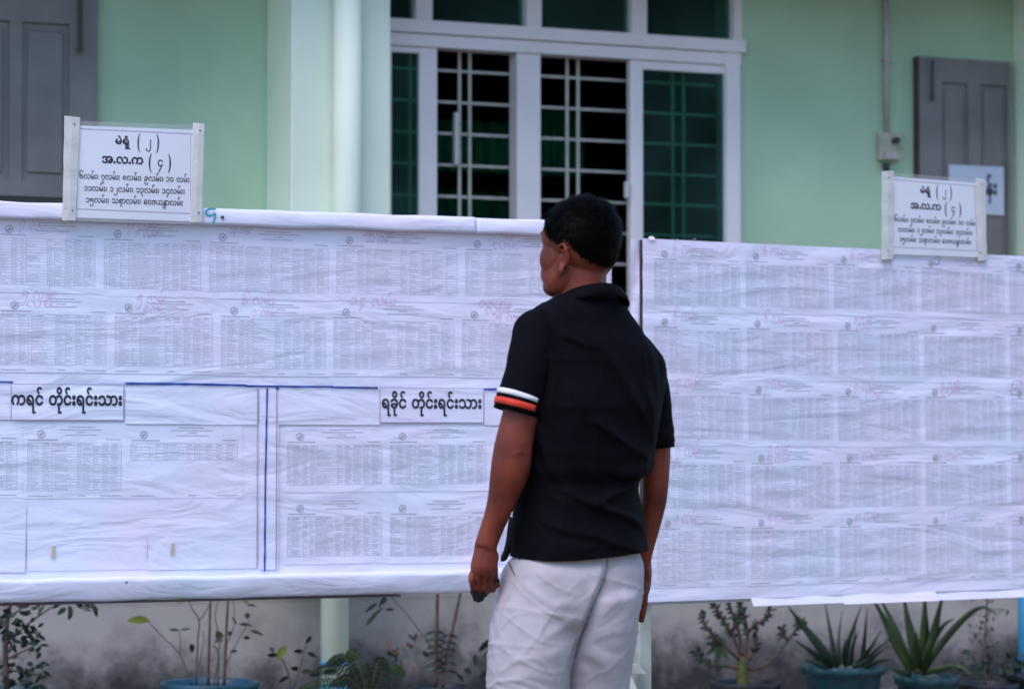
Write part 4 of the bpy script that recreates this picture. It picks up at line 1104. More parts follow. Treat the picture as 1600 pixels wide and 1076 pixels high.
for j, row in enumerate(rows):
    for i, (x, y) in enumerate(row):
        nx = row[i + 1][0] if i + 1 < len(row) else x + 134
        h_ = HT[j][i]
        if h_ is not None and not isinstance(h_, list): h_ = [h_]
        sh_ = by_logo(rb, PL_R, WR, x, y, nx, .0008 + .0002 * (i % 2) + .0005 * (j % 2), h=.205 if j < 4 else .222, w_=None if i + 1 < len(row) else .10, rows=17, hand=h_, mat_='paper_b', rot=RNG.uniform(-.004, .004),
                      hand_col='ink_teal' if (j, i) == (0, 3) else 'ink_pink', footer=(j == 4))
# paper wrapped round the first post beside the board's edge
V = []
for j in range(19):
    y = 374 + 150 * j / 18
    for i, x in enumerate((985.5, 991, 997, 1001.8)):
        V.append(PL_R.P(x + .5 * math.sin(j * .8 + i), y, -.013 + .0035 * math.sin(i * 1.6 + j * .35)))
obj('paper_wrap', V, [(4 * j + i, 4 * j + 4 + i, 4 * j + 5 + i, 4 * j + 1 + i) for j in range(18) for i in range(3)], M['paper_b'], rb, smooth=True)
# loose flaps below
def flap(x0, x1, y0, y1, o0, o1, m, dy=0):
    V, Fc = [], []
    n, k = 14, 5
    a_, b_ = PL_R.sz(x0, 930, o0)[0], PL_R.sz(x1, 930, o0)[0]
    zt, zb_ = PL_R.sz(x0, y0, o0)[1], PL_R.sz(x0, y1, o0)[1]
    for j in range(k + 1):
        for i in range(n + 1):
            s = a_ + (b_ - a_) * i / n; t = j / k
            V.append(PL_R.pt(s, zt + (zb_ - zt) * t - dy * i / n, o0 + (o1 - o0) * t + .0015 * math.sin(i * .7 + x0)))
    for j in range(k):
        for i in range(n):
            q = j * (n + 1) + i
            Fc.append((q, q + n + 1, q + n + 2, q + 1))
    return obj('paper_flap', V, Fc, M[m], rb, smooth=True)
flap(1012, 1171, 925, 945, -.014, -.012, 'paper_grey')
flap(1170, 1314, 921, 946, -.010, .012, 'paper_b')
flap(1312, 1458, 917, 943, -.008, .016, 'paper_b')
flap(1456, 1596, 913, 937, -.010, .012, 'paper_b')
flap(1596, 1640, 905, 926, -.014, -.012, 'paper_grey')
t_ = MB()
c0 = PL_R.P(1018, 373, .004)
for j in range(6):
    t = j / 5
    t_.v += [PL_R.pt(PL_R.sz(1012, 372)[0] + .022 * t, zRt + .004 + .004 * math.sin(t * 3), .004), PL_R.pt(PL_R.sz(1012, 372)[0] + .022 * t, zRt - .004, .009)]
t_.f = [(2 * j, 2 * j + 1, 2 * j + 3, 2 * j + 2) for j in range(5)]
t_.build('torn_paper', M['paper_b'], rb)

# ------------------------------------------------------------------ hanging signs with two wrapped sticks
TXT = [('မဲရုံ', .34, .45, .135), ]
def sign(pl, base, label, sticks, sheet, name='sign'):
    """sticks: pixel quads (x0,y0,x1,y1 of the top; x2,y2,x3,y3 of the foot); sheet: x0,y0,x1,y1 / bottom"""
    off = base
    sg = thing('sign', pl.P(sheet[0], sheet[3], off), label, 'sign', None)
    rr = random.Random(4)
    for (xa, ya, xb, yb, xc, yc, xd, yd) in sticks:     # top left, top right, foot right, foot left
        n = 10
        V, Fc = [], []
        for i in range(n + 1):
            t = i / n
            l = Vector((xa + (xd - xa) * t, ya + (yd - ya) * t)) + Vector((rr.uniform(-.5, .5), 0))
            r_ = Vector((xb + (xc - xb) * t, yb + (yc - yb) * t)) + Vector((rr.uniform(-.5, .5), 0))
            th = .010 + rr.uniform(-.001, .001)
            V += [pl.P(l.x, l.y, off - .004), pl.P(l.x + .3, l.y, off + th * .8), pl.P((l.x + r_.x) / 2, (l.y + r_.y) / 2, off + th), pl.P(r_.x - .3, r_.y, off + th * .8), pl.P(r_.x, r_.y, off - .004)]
        for i in range(n):
            for j in range(5):
                a, b = i * 5 + j, i * 5 + (j + 1) % 5
                Fc.append((a, a + 5, b + 5, b))
        Fc.append((0, 1, 2, 3, 4)); Fc.append(tuple(n * 5 + j for j in (4, 3, 2, 1, 0)))
        st = obj('stick', V, Fc, M['stick'], sg)
        bevel(st, .0015, 2)
        for (t, q) in ((.07, .6), (.9, .5)):
            px = (xa + xb) / 2 + (q - .5) * (xb - xa); py = (ya + yb) / 2 + ((yc + yd) / 2 - (ya + yb) / 2) * t
            c_ = pl.P(px, py, off + .0098); t_ = MB(); t_.tube([c_, c_ + pl.n * .0016], .0022, 8); t_.build('nail', M['iron'], st)
    x0, y0, x1, y1, x2, y2, x3, y3 = sheet      # tl, tr, br, bl in pixels
    def bil(u_, v_):
        xt, yt = x0 + (x1 - x0) * u_, y0 + (y1 - y0) * u_
        xb_, yb_ = x3 + (x2 - x3) * u_, y3 + (y2 - y3) * u_
        return xt + (xb_ - xt) * v_, yt + (yb_ - yt) * v_
    def mp(u_, v_, o): 
        x, y = bil(u_, v_)
        return pl.P(x, y, off + .002 + .0035 * math.sin(math.pi * max(0, min(1, u_))) * math.sin(2.2 * v_ + .4) + o)
    V = [mp(i / 20, j / 12, 0) for j in range(13) for i in range(21)]
    Fc = [(j * 21 + i, (j + 1) * 21 + i, (j + 1) * 21 + i + 1, j * 21 + i + 1) for j in range(12) for i in range(20)]
    sh = obj('sheet', V, Fc, M['sign_paper'], sg, smooth=True)
    # printed border
    V, Fc = [], []
    def strip(ua, va, ub, vb, hw_u, hw_v):
        k = len(V); n = 16
        for i in range(n + 1):
            t = i / n; u_, v_ = ua + (ub - ua) * t, va + (vb - va) * t
            V.append(mp(u_ - hw_u, v_ - hw_v, .0005)); V.append(mp(u_ + hw_u, v_ + hw_v, .0005))
        for i in range(n): Fc.append((k + 2 * i, k + 2 * i + 1, k + 2 * i + 3, k + 2 * i + 2))
    strip(.0, .035, 1, .045, 0, .0038); strip(.0, .905, 1, .915, 0, .0038)
    strip(.004, .05, .004, .9, .0018, 0); strip(.975, .05, .985, .9, .0018, 0)
    obj('border', V, Fc, M['ink_plum'], sh)
    lines = [('မဲရုံ', .325, .450, .185, .118), ('( ၂ )', .512, .716, .195, .145),
             ('အ.လ.က', .212, .572, .395, .145), ('( ၄ )', .612, .822, .410, .145),
             ('၆လမ်း၊ ၇လမ်း၊ ၈လမ်း၊ ၉လမ်း၊ ၁၀ လမ်း', .020, .972, .575, .100),
             ('၁၁လမ်း၊ ၁၂လမ်း၊ ၁၃လမ်း၊ ၁၄လမ်း၊', .063, .935, .705, .100),
             ('၁၅လမ်း၊ သစ{စ}ာလမ်း၊ ေဝဇယန{တ}ာလမ်း', .080, .920, .830, .100)]
    for q, (s, u0, u1, vb, em) in enumerate(lines):
        bold = .020 if q in (0, 2) else (.006 if q in (1, 3) else .009)
        V2, F2, L2, tw = text2d(s, bold)
        H = em * 2.4
        vs = [mp(u0 + x / tw * (u1 - u0), vb - y * em * 1.75 - (0 if 1 else 0), .0006 + l * .00006) for (x, y), l in zip(V2, L2)]
        obj('lettering', vs, F2, M['ink'], sh)
    # clear laminate that sticks out above and below the paper
    for (va, vb) in ((-.05, -.004), (1.004, 1.035)):
        V = [mp(i / 12, v_, .0002) for v_ in (va, vb) for i in range(13)]
        Fc = [(i, i + 13, i + 14, i + 1) for i in range(12)]
        obj('laminate', V, Fc, M['film'], sh)
    return sg
sign(PL_L, .041, 'laminated sign on two wrapped sticks, fixed on the left board beside the teal mark',
     [(101, 181, 126, 184, 119, 345, 97, 345), (301, 192, 320, 194, 316, 348, 297, 348)],
     (121, 196, 303, 203, 300, 346, 119, 340))
sign(PL_R, .012, 'laminated sign on two wrapped sticks, above the right board, before the shutter notice',
     [(1378, 268, 1397, 267, 1396, 405, 1377, 406), (1524, 278, 1540, 281, 1542, 407, 1528, 408)],
     (1395, 276, 1526, 286, 1529, 402, 1394, 397))
# ------------------------------------------------------------------ the man
YM = 6.3
def K(dy): return F_PX / (YM + dy)
def mp_(px, py, dy=0.0): return at(px, py, YM + dy)
YAW = math.radians(35)
FB, LB = Vector((-math.sin(YAW), math.cos(YAW), 0)), Vector((-math.cos(YAW), -math.sin(YAW), 0))
UP = Vector((0, 0, 1))
def project(V):
    """pixel coordinates of an array of points (to lay fold lines out on the cloth)"""
    X, Y, Z = V[:, 0], V[:, 1], V[:, 2] - CAM_H
    f = Y * _c + Z * _s
    u = -Y * _s + Z * _c
    return 800 + F_PX * X / f, 538 - F_PX * u / f
def loft(mb, rings, n=40, p=2.4, ax=(LB, FB), cap=True):
    """rings: (py, left px, right px, depth ratio, dy): horizontal superellipse slices"""
    vs, fs = [], []
    for (py, L, R, ratio, dy) in rings:
        c = mp_((L + R) / 2, py, dy)
        h = (R - L) / 2 / K(dy)
        cx, sx = abs(ax[0].x), abs(ax[1].x)
        a = h / math.sqrt(cx * cx + ratio * ratio * sx * sx) * .985
        b = a * ratio
        for k in range(n):
            t = 2 * math.pi * k / n
            ct, st = math.cos(t), math.sin(t)
            e = 2 / p
            vs.append(c + ax[0] * (a * math.copysign(abs(ct) ** e, ct)) + ax[1] * (b * math.copysign(abs(st) ** e, st)))
    m_ = len(rings)
    for i in range(m_ - 1):
        for k in range(n):
            k2 = (k + 1) % n
            fs.append((i * n + k, (i + 1) * n + k, (i + 1) * n + k2, i * n + k2))
    if cap:
        fs.append(tuple(range(n))); fs.append(tuple((m_ - 1) * n + k for k in range(n - 1, -1, -1)))
    mb.add(vs, fs)
def spline(pts, m_=5):
    out = []
    for k in range(len(pts) - 1):
        p0, p1, p2, p3 = (np.array(pts[j], float) for j in (max(0, k - 1), k, k + 1, min(len(pts) - 1, k + 2)))
        for i in range(m_):
            t = i / m_
            out.append(.5 * (2 * p1 + (-p0 + p2) * t + (2 * p0 - 5 * p1 + 4 * p2 - p3) * t * t + (-p0 + 3 * p1 - 3 * p2 + p3) * t ** 3))
    out.append(np.array(pts[-1], float))
    return out
def limb(mb, pts, sq=(1, 1), n=20, cap=True, m_=4):
    """pts: (px, py, radius px, dy)"""
    pp = spline(pts, m_)
    mb.tube([mp_(a, b, d) for a, b, r, d in pp], [r / K(d) for a, b, r, d in pp], n, cap, sq)
def remesh(mb, size):
    me = bpy.data.meshes.new('tmp')
    me.from_pydata([tuple(v) for v in mb.v], [], mb.f)
    me.update()
    bm = bmesh.new(); bm.from_mesh(me); bmesh.ops.recalc_face_normals(bm, faces=bm.faces); bm.to_mesh(me); bm.free()
    o = bpy.data.objects.new('tmp', me)
    COL.objects.link(o)
    md = o.modifiers.new('r', 'REMESH'); md.mode = 'VOXEL'; md.voxel_size = size; md.adaptivity = 0
    dg = bpy.context.evaluated_depsgraph_get(); dg.update()
    m2 = bpy.data.meshes.new_from_object(o.evaluated_get(dg))
    bpy.data.objects.remove(o)
    V = np.empty(len(m2.vertices) * 3); m2.vertices.foreach_get('co', V); V = V.reshape(-1, 3)
    Fc = [tuple(p.vertices) for p in m2.polygons]
    E = np.empty(len(m2.edges) * 2, int); m2.edges.foreach_get('vertices', E); E = E.reshape(-1, 2)
    bpy.data.meshes.remove(m2); bpy.data.meshes.remove(me)
    return V, Fc, E
def relax(V, E, it, w=None):
    n = len(V)
    deg = np.bincount(E.ravel(), minlength=n).astype(float)[:, None]
    w = np.full((n, 1), .5) if w is None else w[:, None] * .5
    for _ in range(it):
        A = np.zeros_like(V)
        for c in range(3):
            A[:, c] = np.bincount(E[:, 0], V[E[:, 1], c], n) + np.bincount(E[:, 1], V[E[:, 0], c], n)
        V = V + (A / np.maximum(deg, 1) - V) * w
    return V
def normals(V, Fc):
    q = np.array([f[:3] for f in Fc])
    nn = np.cross(V[q[:, 1]] - V[q[:, 0]], V[q[:, 2]] - V[q[:, 0]])
    N = np.zeros_like(V)
    for j in range(3):
        for c in range(3): N[:, c] += np.bincount(q[:, j], nn[:, c], len(V))
    return N / np.maximum(np.linalg.norm(N, axis=1, keepdims=True), 1e-12)
def seg_dist(x, y, pts):
    d = np.full(len(x), 1e9); tt = np.zeros(len(x)); sd = np.zeros(len(x))
    tot = len(pts) - 1
    for i in range(tot):
        ax_, ay = pts[i]; bx, by = pts[i + 1]
        L2 = (bx - ax_) ** 2 + (by - ay) ** 2
        t = np.clip(((x - ax_) * (bx - ax_) + (y - ay) * (by - ay)) / L2, 0, 1)
        qx, qy = ax_ + t * (bx - ax_), ay + t * (by - ay)
        e = np.hypot(x - qx, y - qy)
        s = np.sign((bx - ax_) * (y - ay) - (by - ay) * (x - ax_))
        m_ = e < d
        d[m_] = e[m_]; tt[m_] = (i + t[m_]) / tot; sd[m_] = s[m_]
    return d, tt, sd
def folds(V, N, lines):
    """raise ridges and sink creases along lines; (points, width px, height m); only the side towards the street"""
    px, py = project(V)
    face = np.clip(-N[:, 1] * 1.6 + .1, 0, 1)
    h = np.zeros(len(V))
    for pts, w_, a in lines:
        d, t, sd = seg_dist(px, py, spline2(pts))
        taper = np.sin(np.pi * np.clip(t, .02, .98)) ** .6
        # steep on one side, easing off on the other
        d2 = np.where(sd > 0, d / w_, d / (w_ * 2.2))
        h += a * np.exp(-d2 ** 2) * taper
    return V + N * (h * face)[:, None]
def creases(V, N, seed, amp, k, n=7, sharp=3.0):
    """crisp cloth creases: ridged waves that fade in and out"""
    r = np.random.RandomState(seed)
    h = 0
    for _ in range(n):
        d = r.normal(size=3) * np.array(k); c = r.uniform(0, 6.28); m_ = r.normal(size=3) * 7; m2 = r.normal(size=3) * 9
        env = np.clip(np.sin(V @ m2 + c * 3) * .8 + .1, 0, 1)
        h = h + env * (1 - np.abs(np.sin(V @ d + c + 1.5 * np.sin(V @ m_ + c * 2)))) ** sharp
    return V + N * (amp * h)[:, None]
def spline2(p): return [tuple(q) for q in spline(p, 4)] if len(p) > 2 else p
def wave(V, N, seed, amp, k, n=9):
    r = np.random.RandomState(seed)
    h = 0
    for _ in range(n):
        d = r.normal(size=3) * np.array(k); c = r.uniform(0, 6.28); m_ = r.normal(size=3) * 5
        h = h + np.sin(V @ d + c + 1.3 * np.sin(V @ m_ + c * 2))
    return V + N * (amp * h / math.sqrt(n))[:, None]

# --- head frame
HY = math.radians(51)
HF, HL = Vector((-math.sin(HY), math.cos(HY), 0)), Vector((-math.cos(HY), -math.sin(HY), 0))
HC = mp_(909, 373, 0)
def hp(x, y, z): return HC + HF * x + HL * y + UP * z
HAX = (HF, HL, UP)
body = MB()
body.ell(hp(-.001, 0, .000), (.086, .075, .079), HAX, 36, 24)
body.ell(hp(-.010, 0, -.028), (.074, .067, .066), HAX, 28, 18)
body.ell(hp(.036, 0, -.030), (.056, .060, .070), HAX, 28, 18)
body.ell(hp(.044, 0, -.070), (.047, .050, .052), HAX, 24, 16)
body.ell(hp(.062, 0, -.104), (.034, .034, .030), HAX, 20, 12)
body.ell(hp(.078, 0, -.117), (.018, .024, .016), HAX)
for sy in (-1, 1):
    body.tube([hp(.004, sy * .058, -.060), hp(.020, sy * .055, -.090), hp(.060, sy * .030, -.116)], [.017, .017, .015], 12)
    body.ell(hp(.052, sy * .042, -.036), (.026, .020, .020), HAX)
    body.ell(hp(.070, sy * .030, .014), (.020, .026, .010), HAX)
    body.ell(hp(.068, sy * .031, -.012), (.016, .016, .013), HAX)
body.ell(hp(.058, 0, .036), (.034, .052, .034), HAX)
body.tube([hp(.083, 0, .002), hp(.094, 0, -.022), hp(.103, 0, -.040)], [.008, .009, .011], 12)
for sy in (-1, 1): body.ell(hp(.092, sy * .010, -.044), (.011, .008, .007), HAX, 14, 10)
body.ell(hp(.086, 0, -.069), (.012, .024, .006), HAX, 16, 10)
body.ell(hp(.084, 0, -.081), (.012, .021, .007), HAX, 16, 10)
for sy in (-1, 1):
    body.ell(hp(.020, sy * .050, -.072), (.036, .016, .042), HAX)
    body.ell(hp(.046, sy * .047, -.048), (.036, .025, .042), HAX)
    body.ell(hp(.056, sy * .036, -.080), (.032, .024, .034), HAX)
    body.ell(hp(.036, sy * .046, .004), (.042, .026, .040), HAX)
for sy in (-1, 1): body.ell(hp(.046, sy * .032, -.096), (.038, .024, .026), HAX)
for sy in (-1, 1): body.ell(hp(.030, sy * .047, -.082), (.046, .022, .044), HAX)
for sy in (-1, 1): body.ell(hp(.064, sy * .029, -.110), (.023, .021, .022), HAX)
HEAD_V, HEAD_F = list(body.v), list(body.f)
# ears
for sy in (-1, 1):
    e0 = (-.008, .073, -.047)
    hx = [(.010, -.020, .004), (.013, -.008, .005), (.015, .004, .006), (.012, .018, .009), (.003, .027, .013), (-.009, .028, .017), (-.018, .018, .020), (-.019, .003, .019), (-.014, -.012, .015), (-.006, -.023, .011), (.003, -.030, .008)]
    body.tube([hp(e0[0] + a, sy * (e0[1] + c), e0[2] + b) for a, b, c in [tuple(q) for q in spline(hx, 3)]], .0037, 10)
    body.tube([hp(e0[0] + a, sy * (e0[1] + c), e0[2] + b) for a, b, c in ((.004, .016, .009), (-.007, .014, .014), (-.010, .002, .013), (-.004, -.014, .010))], .0030, 8)
    body.ell(hp(e0[0] - .002, sy * (e0[1] + .003), e0[2] - .002), (.014, .006, .024), HAX, 16, 10)
    body.ell(hp(e0[0] + .004, sy * (e0[1] + .008), e0[2] - .029), (.009, .0050, .010), HAX, 16, 10)
    body.ell(hp(e0[0] + .013, sy * (e0[1] + .003), e0[2] - .006), (.004, .006, .007), HAX, 12, 8)
# neck
limb(body, [(912, 392, 40, .005), (911, 420, 38, 0), (911, 445, 37, -.004), (914, 480, 38, -.003), (916, 510, 42, 0)], n=28)
# trunk hidden by the shirt
loft(body, [(505, 850, 975, .5, 0), (530, 832, 992, .48, 0), (580, 826, 1010, .50, 0), (660, 828, 1008, .62, 0), (760, 826, 990, .7, 0), (860, 822, 988, .66, 0), (940, 810, 975, .62, 0), (980, 815, 965, .55, 0)], 36)
# arms
limb(body, [(836, 520, 29, -.085), (826, 570, 29, -.105), (817, 630, 28.5, -.12), (808, 670, 29, -.125), (802, 700, 30.5, -.125), (797, 735, 31, -.12), (785, 778, 23.5, -.11), (776, 805, 19.8, -.105), (766, 832, 18, -.10), (758, 855, 17.5, -.10)], n=24)
limb(body, [(1004, 575, 28, .075), (1016, 630, 27, .095), (1023, 690, 25, .11), (1024, 735, 22.5, .115), (1022, 780, 20, .125), (1013, 820, 19, .135), (1006, 860, 15, .14), (1006, 888, 10, .145)], n=24)
body.ell(mp_(806, 703, -.135), (.030, .036, .040))
# left hand: a loose fist, thumb towards the thigh
limb(body, [(758, 848, 17.0, -.10), (758.5, 862, 18.5, -.10), (757, 876, 20.5, -.10), (755, 889, 20.5, -.10), (753, 898, 17.5, -.098)], sq=(.72, 1), n=24)
body.ell(mp_(769, 871, -.095), (.016, .018, .022))
FING = [(737.5, 0), (746.5, 1), (756.5, 2), (766, 3)]
for x, i in FING:
    kz = (903, 899, 898, 901)[i]
    low = (918, 921, 922, 919)[i]
    r_ = (5.0, 5.4, 5.5, 5.2)[i]
    d0 = -.104 + .004 * i
    limb(body, [(x, kz - 8, r_ * 1.0, d0 + .006), (x - .5, kz, r_ * 1.16, d0 - .004), (x + .5, (kz + low) / 2, r_, d0 - .003), (x + 2, low, r_ * 1.05, d0 + .006), (x + 5, low + 1, r_ * .95, d0 + .020), (x + 8, low - 8, r_ * .9, d0 + .028), (x + 10, low - 17, r_ * .8, d0 + .020)], n=12, m_=3)
limb(body, [(768, 876, 9.5, -.088), (770.5, 892, 8.2, -.078), (770, 904, 8.0, -.070), (773, 913, 8.4, -.066), (775.5, 919, 6.8, -.066)], n=12, m_=3)
# right hand: open, seen from its edge
limb(body, [(1008, 880, 10, .145), (1009, 895, 9.5, .148), (1008, 912, 9, .15), (1006, 924, 8.5, .15)], sq=(3.0, 1), n=20)
for i, (dd, tip) in enumerate(((.128, 966), (.141, 973), (.155, 976), (.168, 969))):
    limb(body, [(1007, 920, 6.2, dd), (1006.5, 938, 6.2, dd), (1004.5, 955, 5.8, dd), (1001.5, tip - 4, 4.6, dd)], n=10, m_=3)
limb(body, [(1009, 894, 6.5, .125), (1007, 915, 6.5, .112), (1004, 930, 5.8, .108), (1001, 942, 4.8, .108)], n=10, m_=3)
# legs and feet, inside trousers and sandals
def foot_xy(px, dy): return mp_(px, 1480, dy)
for (L_, dy) in (((838, 826, 824, 834, 838), -.05), ((926, 924, 924, 925, 925), .09)):
    limb(body, [(L_[0], 960, 42, dy), (L_[1], 1076, 40, dy), (L_[2], 1230, 34, dy), (L_[3], 1330, 32, dy), (L_[4], 1430, 22, dy), (L_[4], 1468, 21, dy)], n=20)
    f0 = foot_xy(L_[4], dy)
    body.ell(Vector((f0.x, f0.y, .050)) + FB * .05, (.125, .043, .034), (FB, LB, UP), 20, 12)
    body.ell(Vector((f0.x, f0.y, .060)) - FB * .02, (.05, .036, .044), (FB, LB, UP), 20, 12)
VB, FBc, EB = remesh(body, .0027)
pxb, pyb = project(VB)
wgt = np.ones(len(VB))
fine = ((pyb > 880) & (pyb < 985) & ((pxb < 790) | (pxb > 985)))
earz = (np.hypot(pxb - 880, pyb - 405) < 30)
wgt[fine] = .16; wgt[earz] = .12
VB = relax(VB, EB, 9, wgt)
NB = normals(VB, FBc)
VB = folds(VB, NB, [([(800, 706), (812, 700), (826, 704)], 2.6, -.0014), ([(806, 714), (820, 712)], 2.5, -.0008), ([(742, 856), (770, 855)], 2.0, -.0008),
                    ([(752, 868), (748, 895)], 2.5, .0010), ([(760, 868), (758, 895)], 2.5, .0010), ([(744, 872), (739, 898)], 2.5, .0009),
                    ([(877, 392), (880, 401), (877, 413)], 3.0, -.0075), ([(875, 389), (881, 390)], 2.0, -.003),
                    ([(742, 894), (742.5, 922)], 1.6, -.0034), ([(751.5, 892), (752.5, 925)], 1.6, -.0034), ([(761, 892), (762, 925)], 1.6, -.0034), ([(733, 912), (748, 915), (768, 912)], 1.8, -.0012)])
root = Vector((mp_(905, 1480, 0).x, YM, 0))
person = obj('person', VB, FBc, M['skin'], None, root, True)
tag(person, 'man seen from behind in a black polo shirt and pale beige trousers, reading the lists', 'person')

# --- hair: a close cap plus short blades
bvh = BVHTree.FromPolygons([tuple(v) for v in HEAD_V], HEAD_F)
AZ = [0, 30, 48, 58, 66, 78, 86, 93, 100, 112, 125, 145, 180]
EL = [34, 31, 22, 6, -2, -12, -15, 0, -2, -19, -33, -43, -48]
def hairline(az): return float(np.interp(abs(az), AZ, EL))
def dirv(az, el):
    a, e = math.radians(az), math.radians(el)
    return (HF * math.cos(a) + HL * math.sin(a)) * math.cos(e) + UP * math.sin(e)
def skin_at(az, el):
    d = dirv(az, el)
    # outermost hit below the skull only near the scalp
    h = bvh.ray_cast(HC + d * .135, -d)
    return (h[0], h[1]) if h[0] is not None else (HC + d * .08, d)
def thick(az, el):
    t = el - hairline(az)
    if t <= 0: return 0, t
    top = max(0, min(1, (el + 5) / 55))
    side = .0045 + .012 * top ** .8
    if abs(az) > 110: side += .003 * min(1, t / 30)
    k = min(1, t / (7 if abs(az) > 60 else 10))
    return side * k ** .7, t
V, Fc = [], []
NA, NE = 120, 56
for j in range(NE + 1):
    el = -60 + 150 * j / NE
    for i in range(NA):
        az = -180 + 360 * i / NA
        p, n_ = skin_at(az, el)
        d = dirv(az, el)
        th, t = thick(az + 2.5 * noise.noise(d * 30), el + 2.5 * noise.noise(d * 22 + Vector((3, 1, 2))))
        th = (th - (.003 if abs(az) > 55 and t < 8 else 0)) * (1 + .35 * noise.noise(d * 7 + Vector((5, 0, 0))) + .2 * noise.noise(d * 17)) if th > 0 else -.004
        V.append(p + d * (th * .55))
for j in range(NE):
    for i in range(NA):
        i2 = (i + 1) % NA
        Fc.append((j * NA + i, j * NA + i2, (j + 1) * NA + i2, (j + 1) * NA + i))
cap = obj('hair', V, Fc, M['hair'], person, smooth=True)
V, Fc = [], []
r = random.Random(12)
cnt = 0
while cnt < 24000:
    az, el = r.uniform(-180, 180), math.degrees(math.asin(r.uniform(-.75, 1)))
    th, t = thick(az, el)
    if t <= -3.5 + 3 * noise.noise(dirv(az, el) * 25) or (t < 9 and abs(az) > 55 and r.random() > .22 + .085 * max(0, t)) or (t < 4 and r.random() > .5): continue
    if abs(az) < 92 and abs(az) > 60 and el < -4 and r.random() < .45: continue
    cnt += 1
    d = dirv(az, el)
    p, n_ = skin_at(az, el)
    p = p + d * (max(0, th) * (.35 + .35 * r.random()) - .001)
    clump = noise.noise_vector(d * 9) * .55 + noise.noise_vector(d * 24) * .35
    # lies away from the whorl at the crown, falls forward on top and down at the sides
    whorl = dirv(165, 62)
    flow = (d - whorl * d.dot(whorl))
    flow = (flow / max(flow.length, .2)) + HF * (.5 if el > 35 else 0) + UP * (-.35 if el < 40 else 0) + Vector((r.gauss(0, .2), r.gauss(0, .2), r.gauss(0, .2))) + clump * (1 if el > 10 else .5)
    flow = (flow - d * flow.dot(d)).normalized()
    lift = .22 + .3 * r.random() + (.30 if el > 45 else 0) + .35 * max(0, noise.noise(d * 12))
    L = (.0045 + 1.15 * max(0, th)) * (1 + .5 * noise.noise(d * 8)) * r.uniform(.8, 1.35)
    side = flow.cross(d).normalized() * r.uniform(.0004, .0009)
    a = p
    b = p + (flow + d * lift).normalized() * L * .5
    c = b + (flow + d * (lift * .1) - d * .12).normalized() * L * .55
    k = len(V)
    V += [a - side, a + side, b - side * .8, b + side * .8, c]
    Fc += [(k, k + 1, k + 3, k + 2), (k + 2, k + 3, k + 4)]
tag(obj('hair_strands', V, Fc, M['strand'], cap), kind='stuff')

# --- shirt
sh_ = MB()
loft(sh_, [(459, 880, 956, .74, -.004), (464, 868, 966, .72, -.004), (474, 856, 974, .70, -.004), (484, 836, 979, .64, -.004), (496, 822, 988, .60, -.004), (510, 814, 999, .58, 0), (522, 810, 1006, .58, 0), (540, 808, 1024, .58, .01), (556, 808, 1036, .57, .015),
           (575, 808, 1041, .56, .015), (600, 809, 1042, .57, .01), (630, 810, 1036, .60, 0), (655, 811, 1031, .62, 0), (700, 812, 1024, .66, 0), (735, 810, 1017, .70, 0), (746, 809, 1002, .72, 0), (756, 807, 995, .72, 0), (768, 806, 997, .73, 0), (790, 805, 1001, .74, 0),
           (830, 803, 1006, .75, 0), (868, 800, 1011, .76, 0), (905, 798, 1014, .76, 0)], 56)
sh_.ell(mp_(836, 519, -.085), (.053, .055, .053))
sh_.ell(mp_(1006, 578, .06), (.056, .055, .060))
limb(sh_, [(836, 516, 35, -.085), (828, 560, 35, -.105), (824, 585, 33, -.11)], n=24)
limb(sh_, [(1004, 576, 36, .065), (1015, 610, 32, .09), (1017, 635, 29, .095)], n=24)
VS, FS, ES = remesh(sh_, .0045)
VS = relax(VS, ES, 10)
NS = normals(VS, FS)
SF = [([(872, 521), (905, 534), (934, 548)], 7, .0040), ([(905, 500), (954, 568), (994, 634), (1012, 668)], 9, .0055), ([(845, 505), (862, 560), (858, 640)], 7, .0030),
      ([(915, 652), (963, 685), (1016, 721)], 7, .0060), ([(878, 766), (927, 790), (984, 812), (1006, 828)], 6, .0060), ([(920, 795), (960, 772), (1002, 756)], 6, .0055),
      ([(915, 835), (960, 850), (1004, 866)], 7, .004), ([(960, 745), (990, 742), (1014, 736)], 6, .006), ([(850, 720), (880, 760), (890, 800)], 10, .004), ([(826, 660), (850, 700), (858, 760)], 8, .004),
      ([(1000, 590), (1016, 640), (1018, 700)], 8, .004), ([(880, 600), (920, 640), (935, 700)], 12, .003), ([(830, 800), (880, 830), (950, 835)], 8, .003), ([(985, 500), (1010, 540), (1024, 600)], 8, .003)]
VS = folds(VS, NS, [(p, w_ * .65, a * 1.7) for p, w_, a in SF])
VS = wave(VS, NS, 4, .0016, (30, 30, 16))
VS = creases(VS, NS, 14, .0026, (16, 16, 20), 7, 3.5)
me = bpy.data.meshes.new('shirt')
me.from_pydata((VS - np.array(root)).tolist(), [], FS)
bm = bmesh.new(); bm.from_mesh(me)
hz = mp_(905, 872, 0).z
hp0 = mp_(905, 871, -.1) - root
bmesh.ops.bisect_plane(bm, geom=bm.verts[:] + bm.edges[:] + bm.faces[:], dist=1e-5, plane_co=hp0, plane_no=Vector((.02, .10, -1)).normalized(), clear_outer=True)
bm.to_mesh(me); bm.free()
me.materials.append(M['shirt'])
me.polygons.foreach_set('use_smooth', [True] * len(me.polygons))
shirt = link(bpy.data.objects.new('shirt', me), person)
md = shirt.modifiers.new('cloth', 'SOLIDIFY'); md.thickness = .0022; md.offset = -1
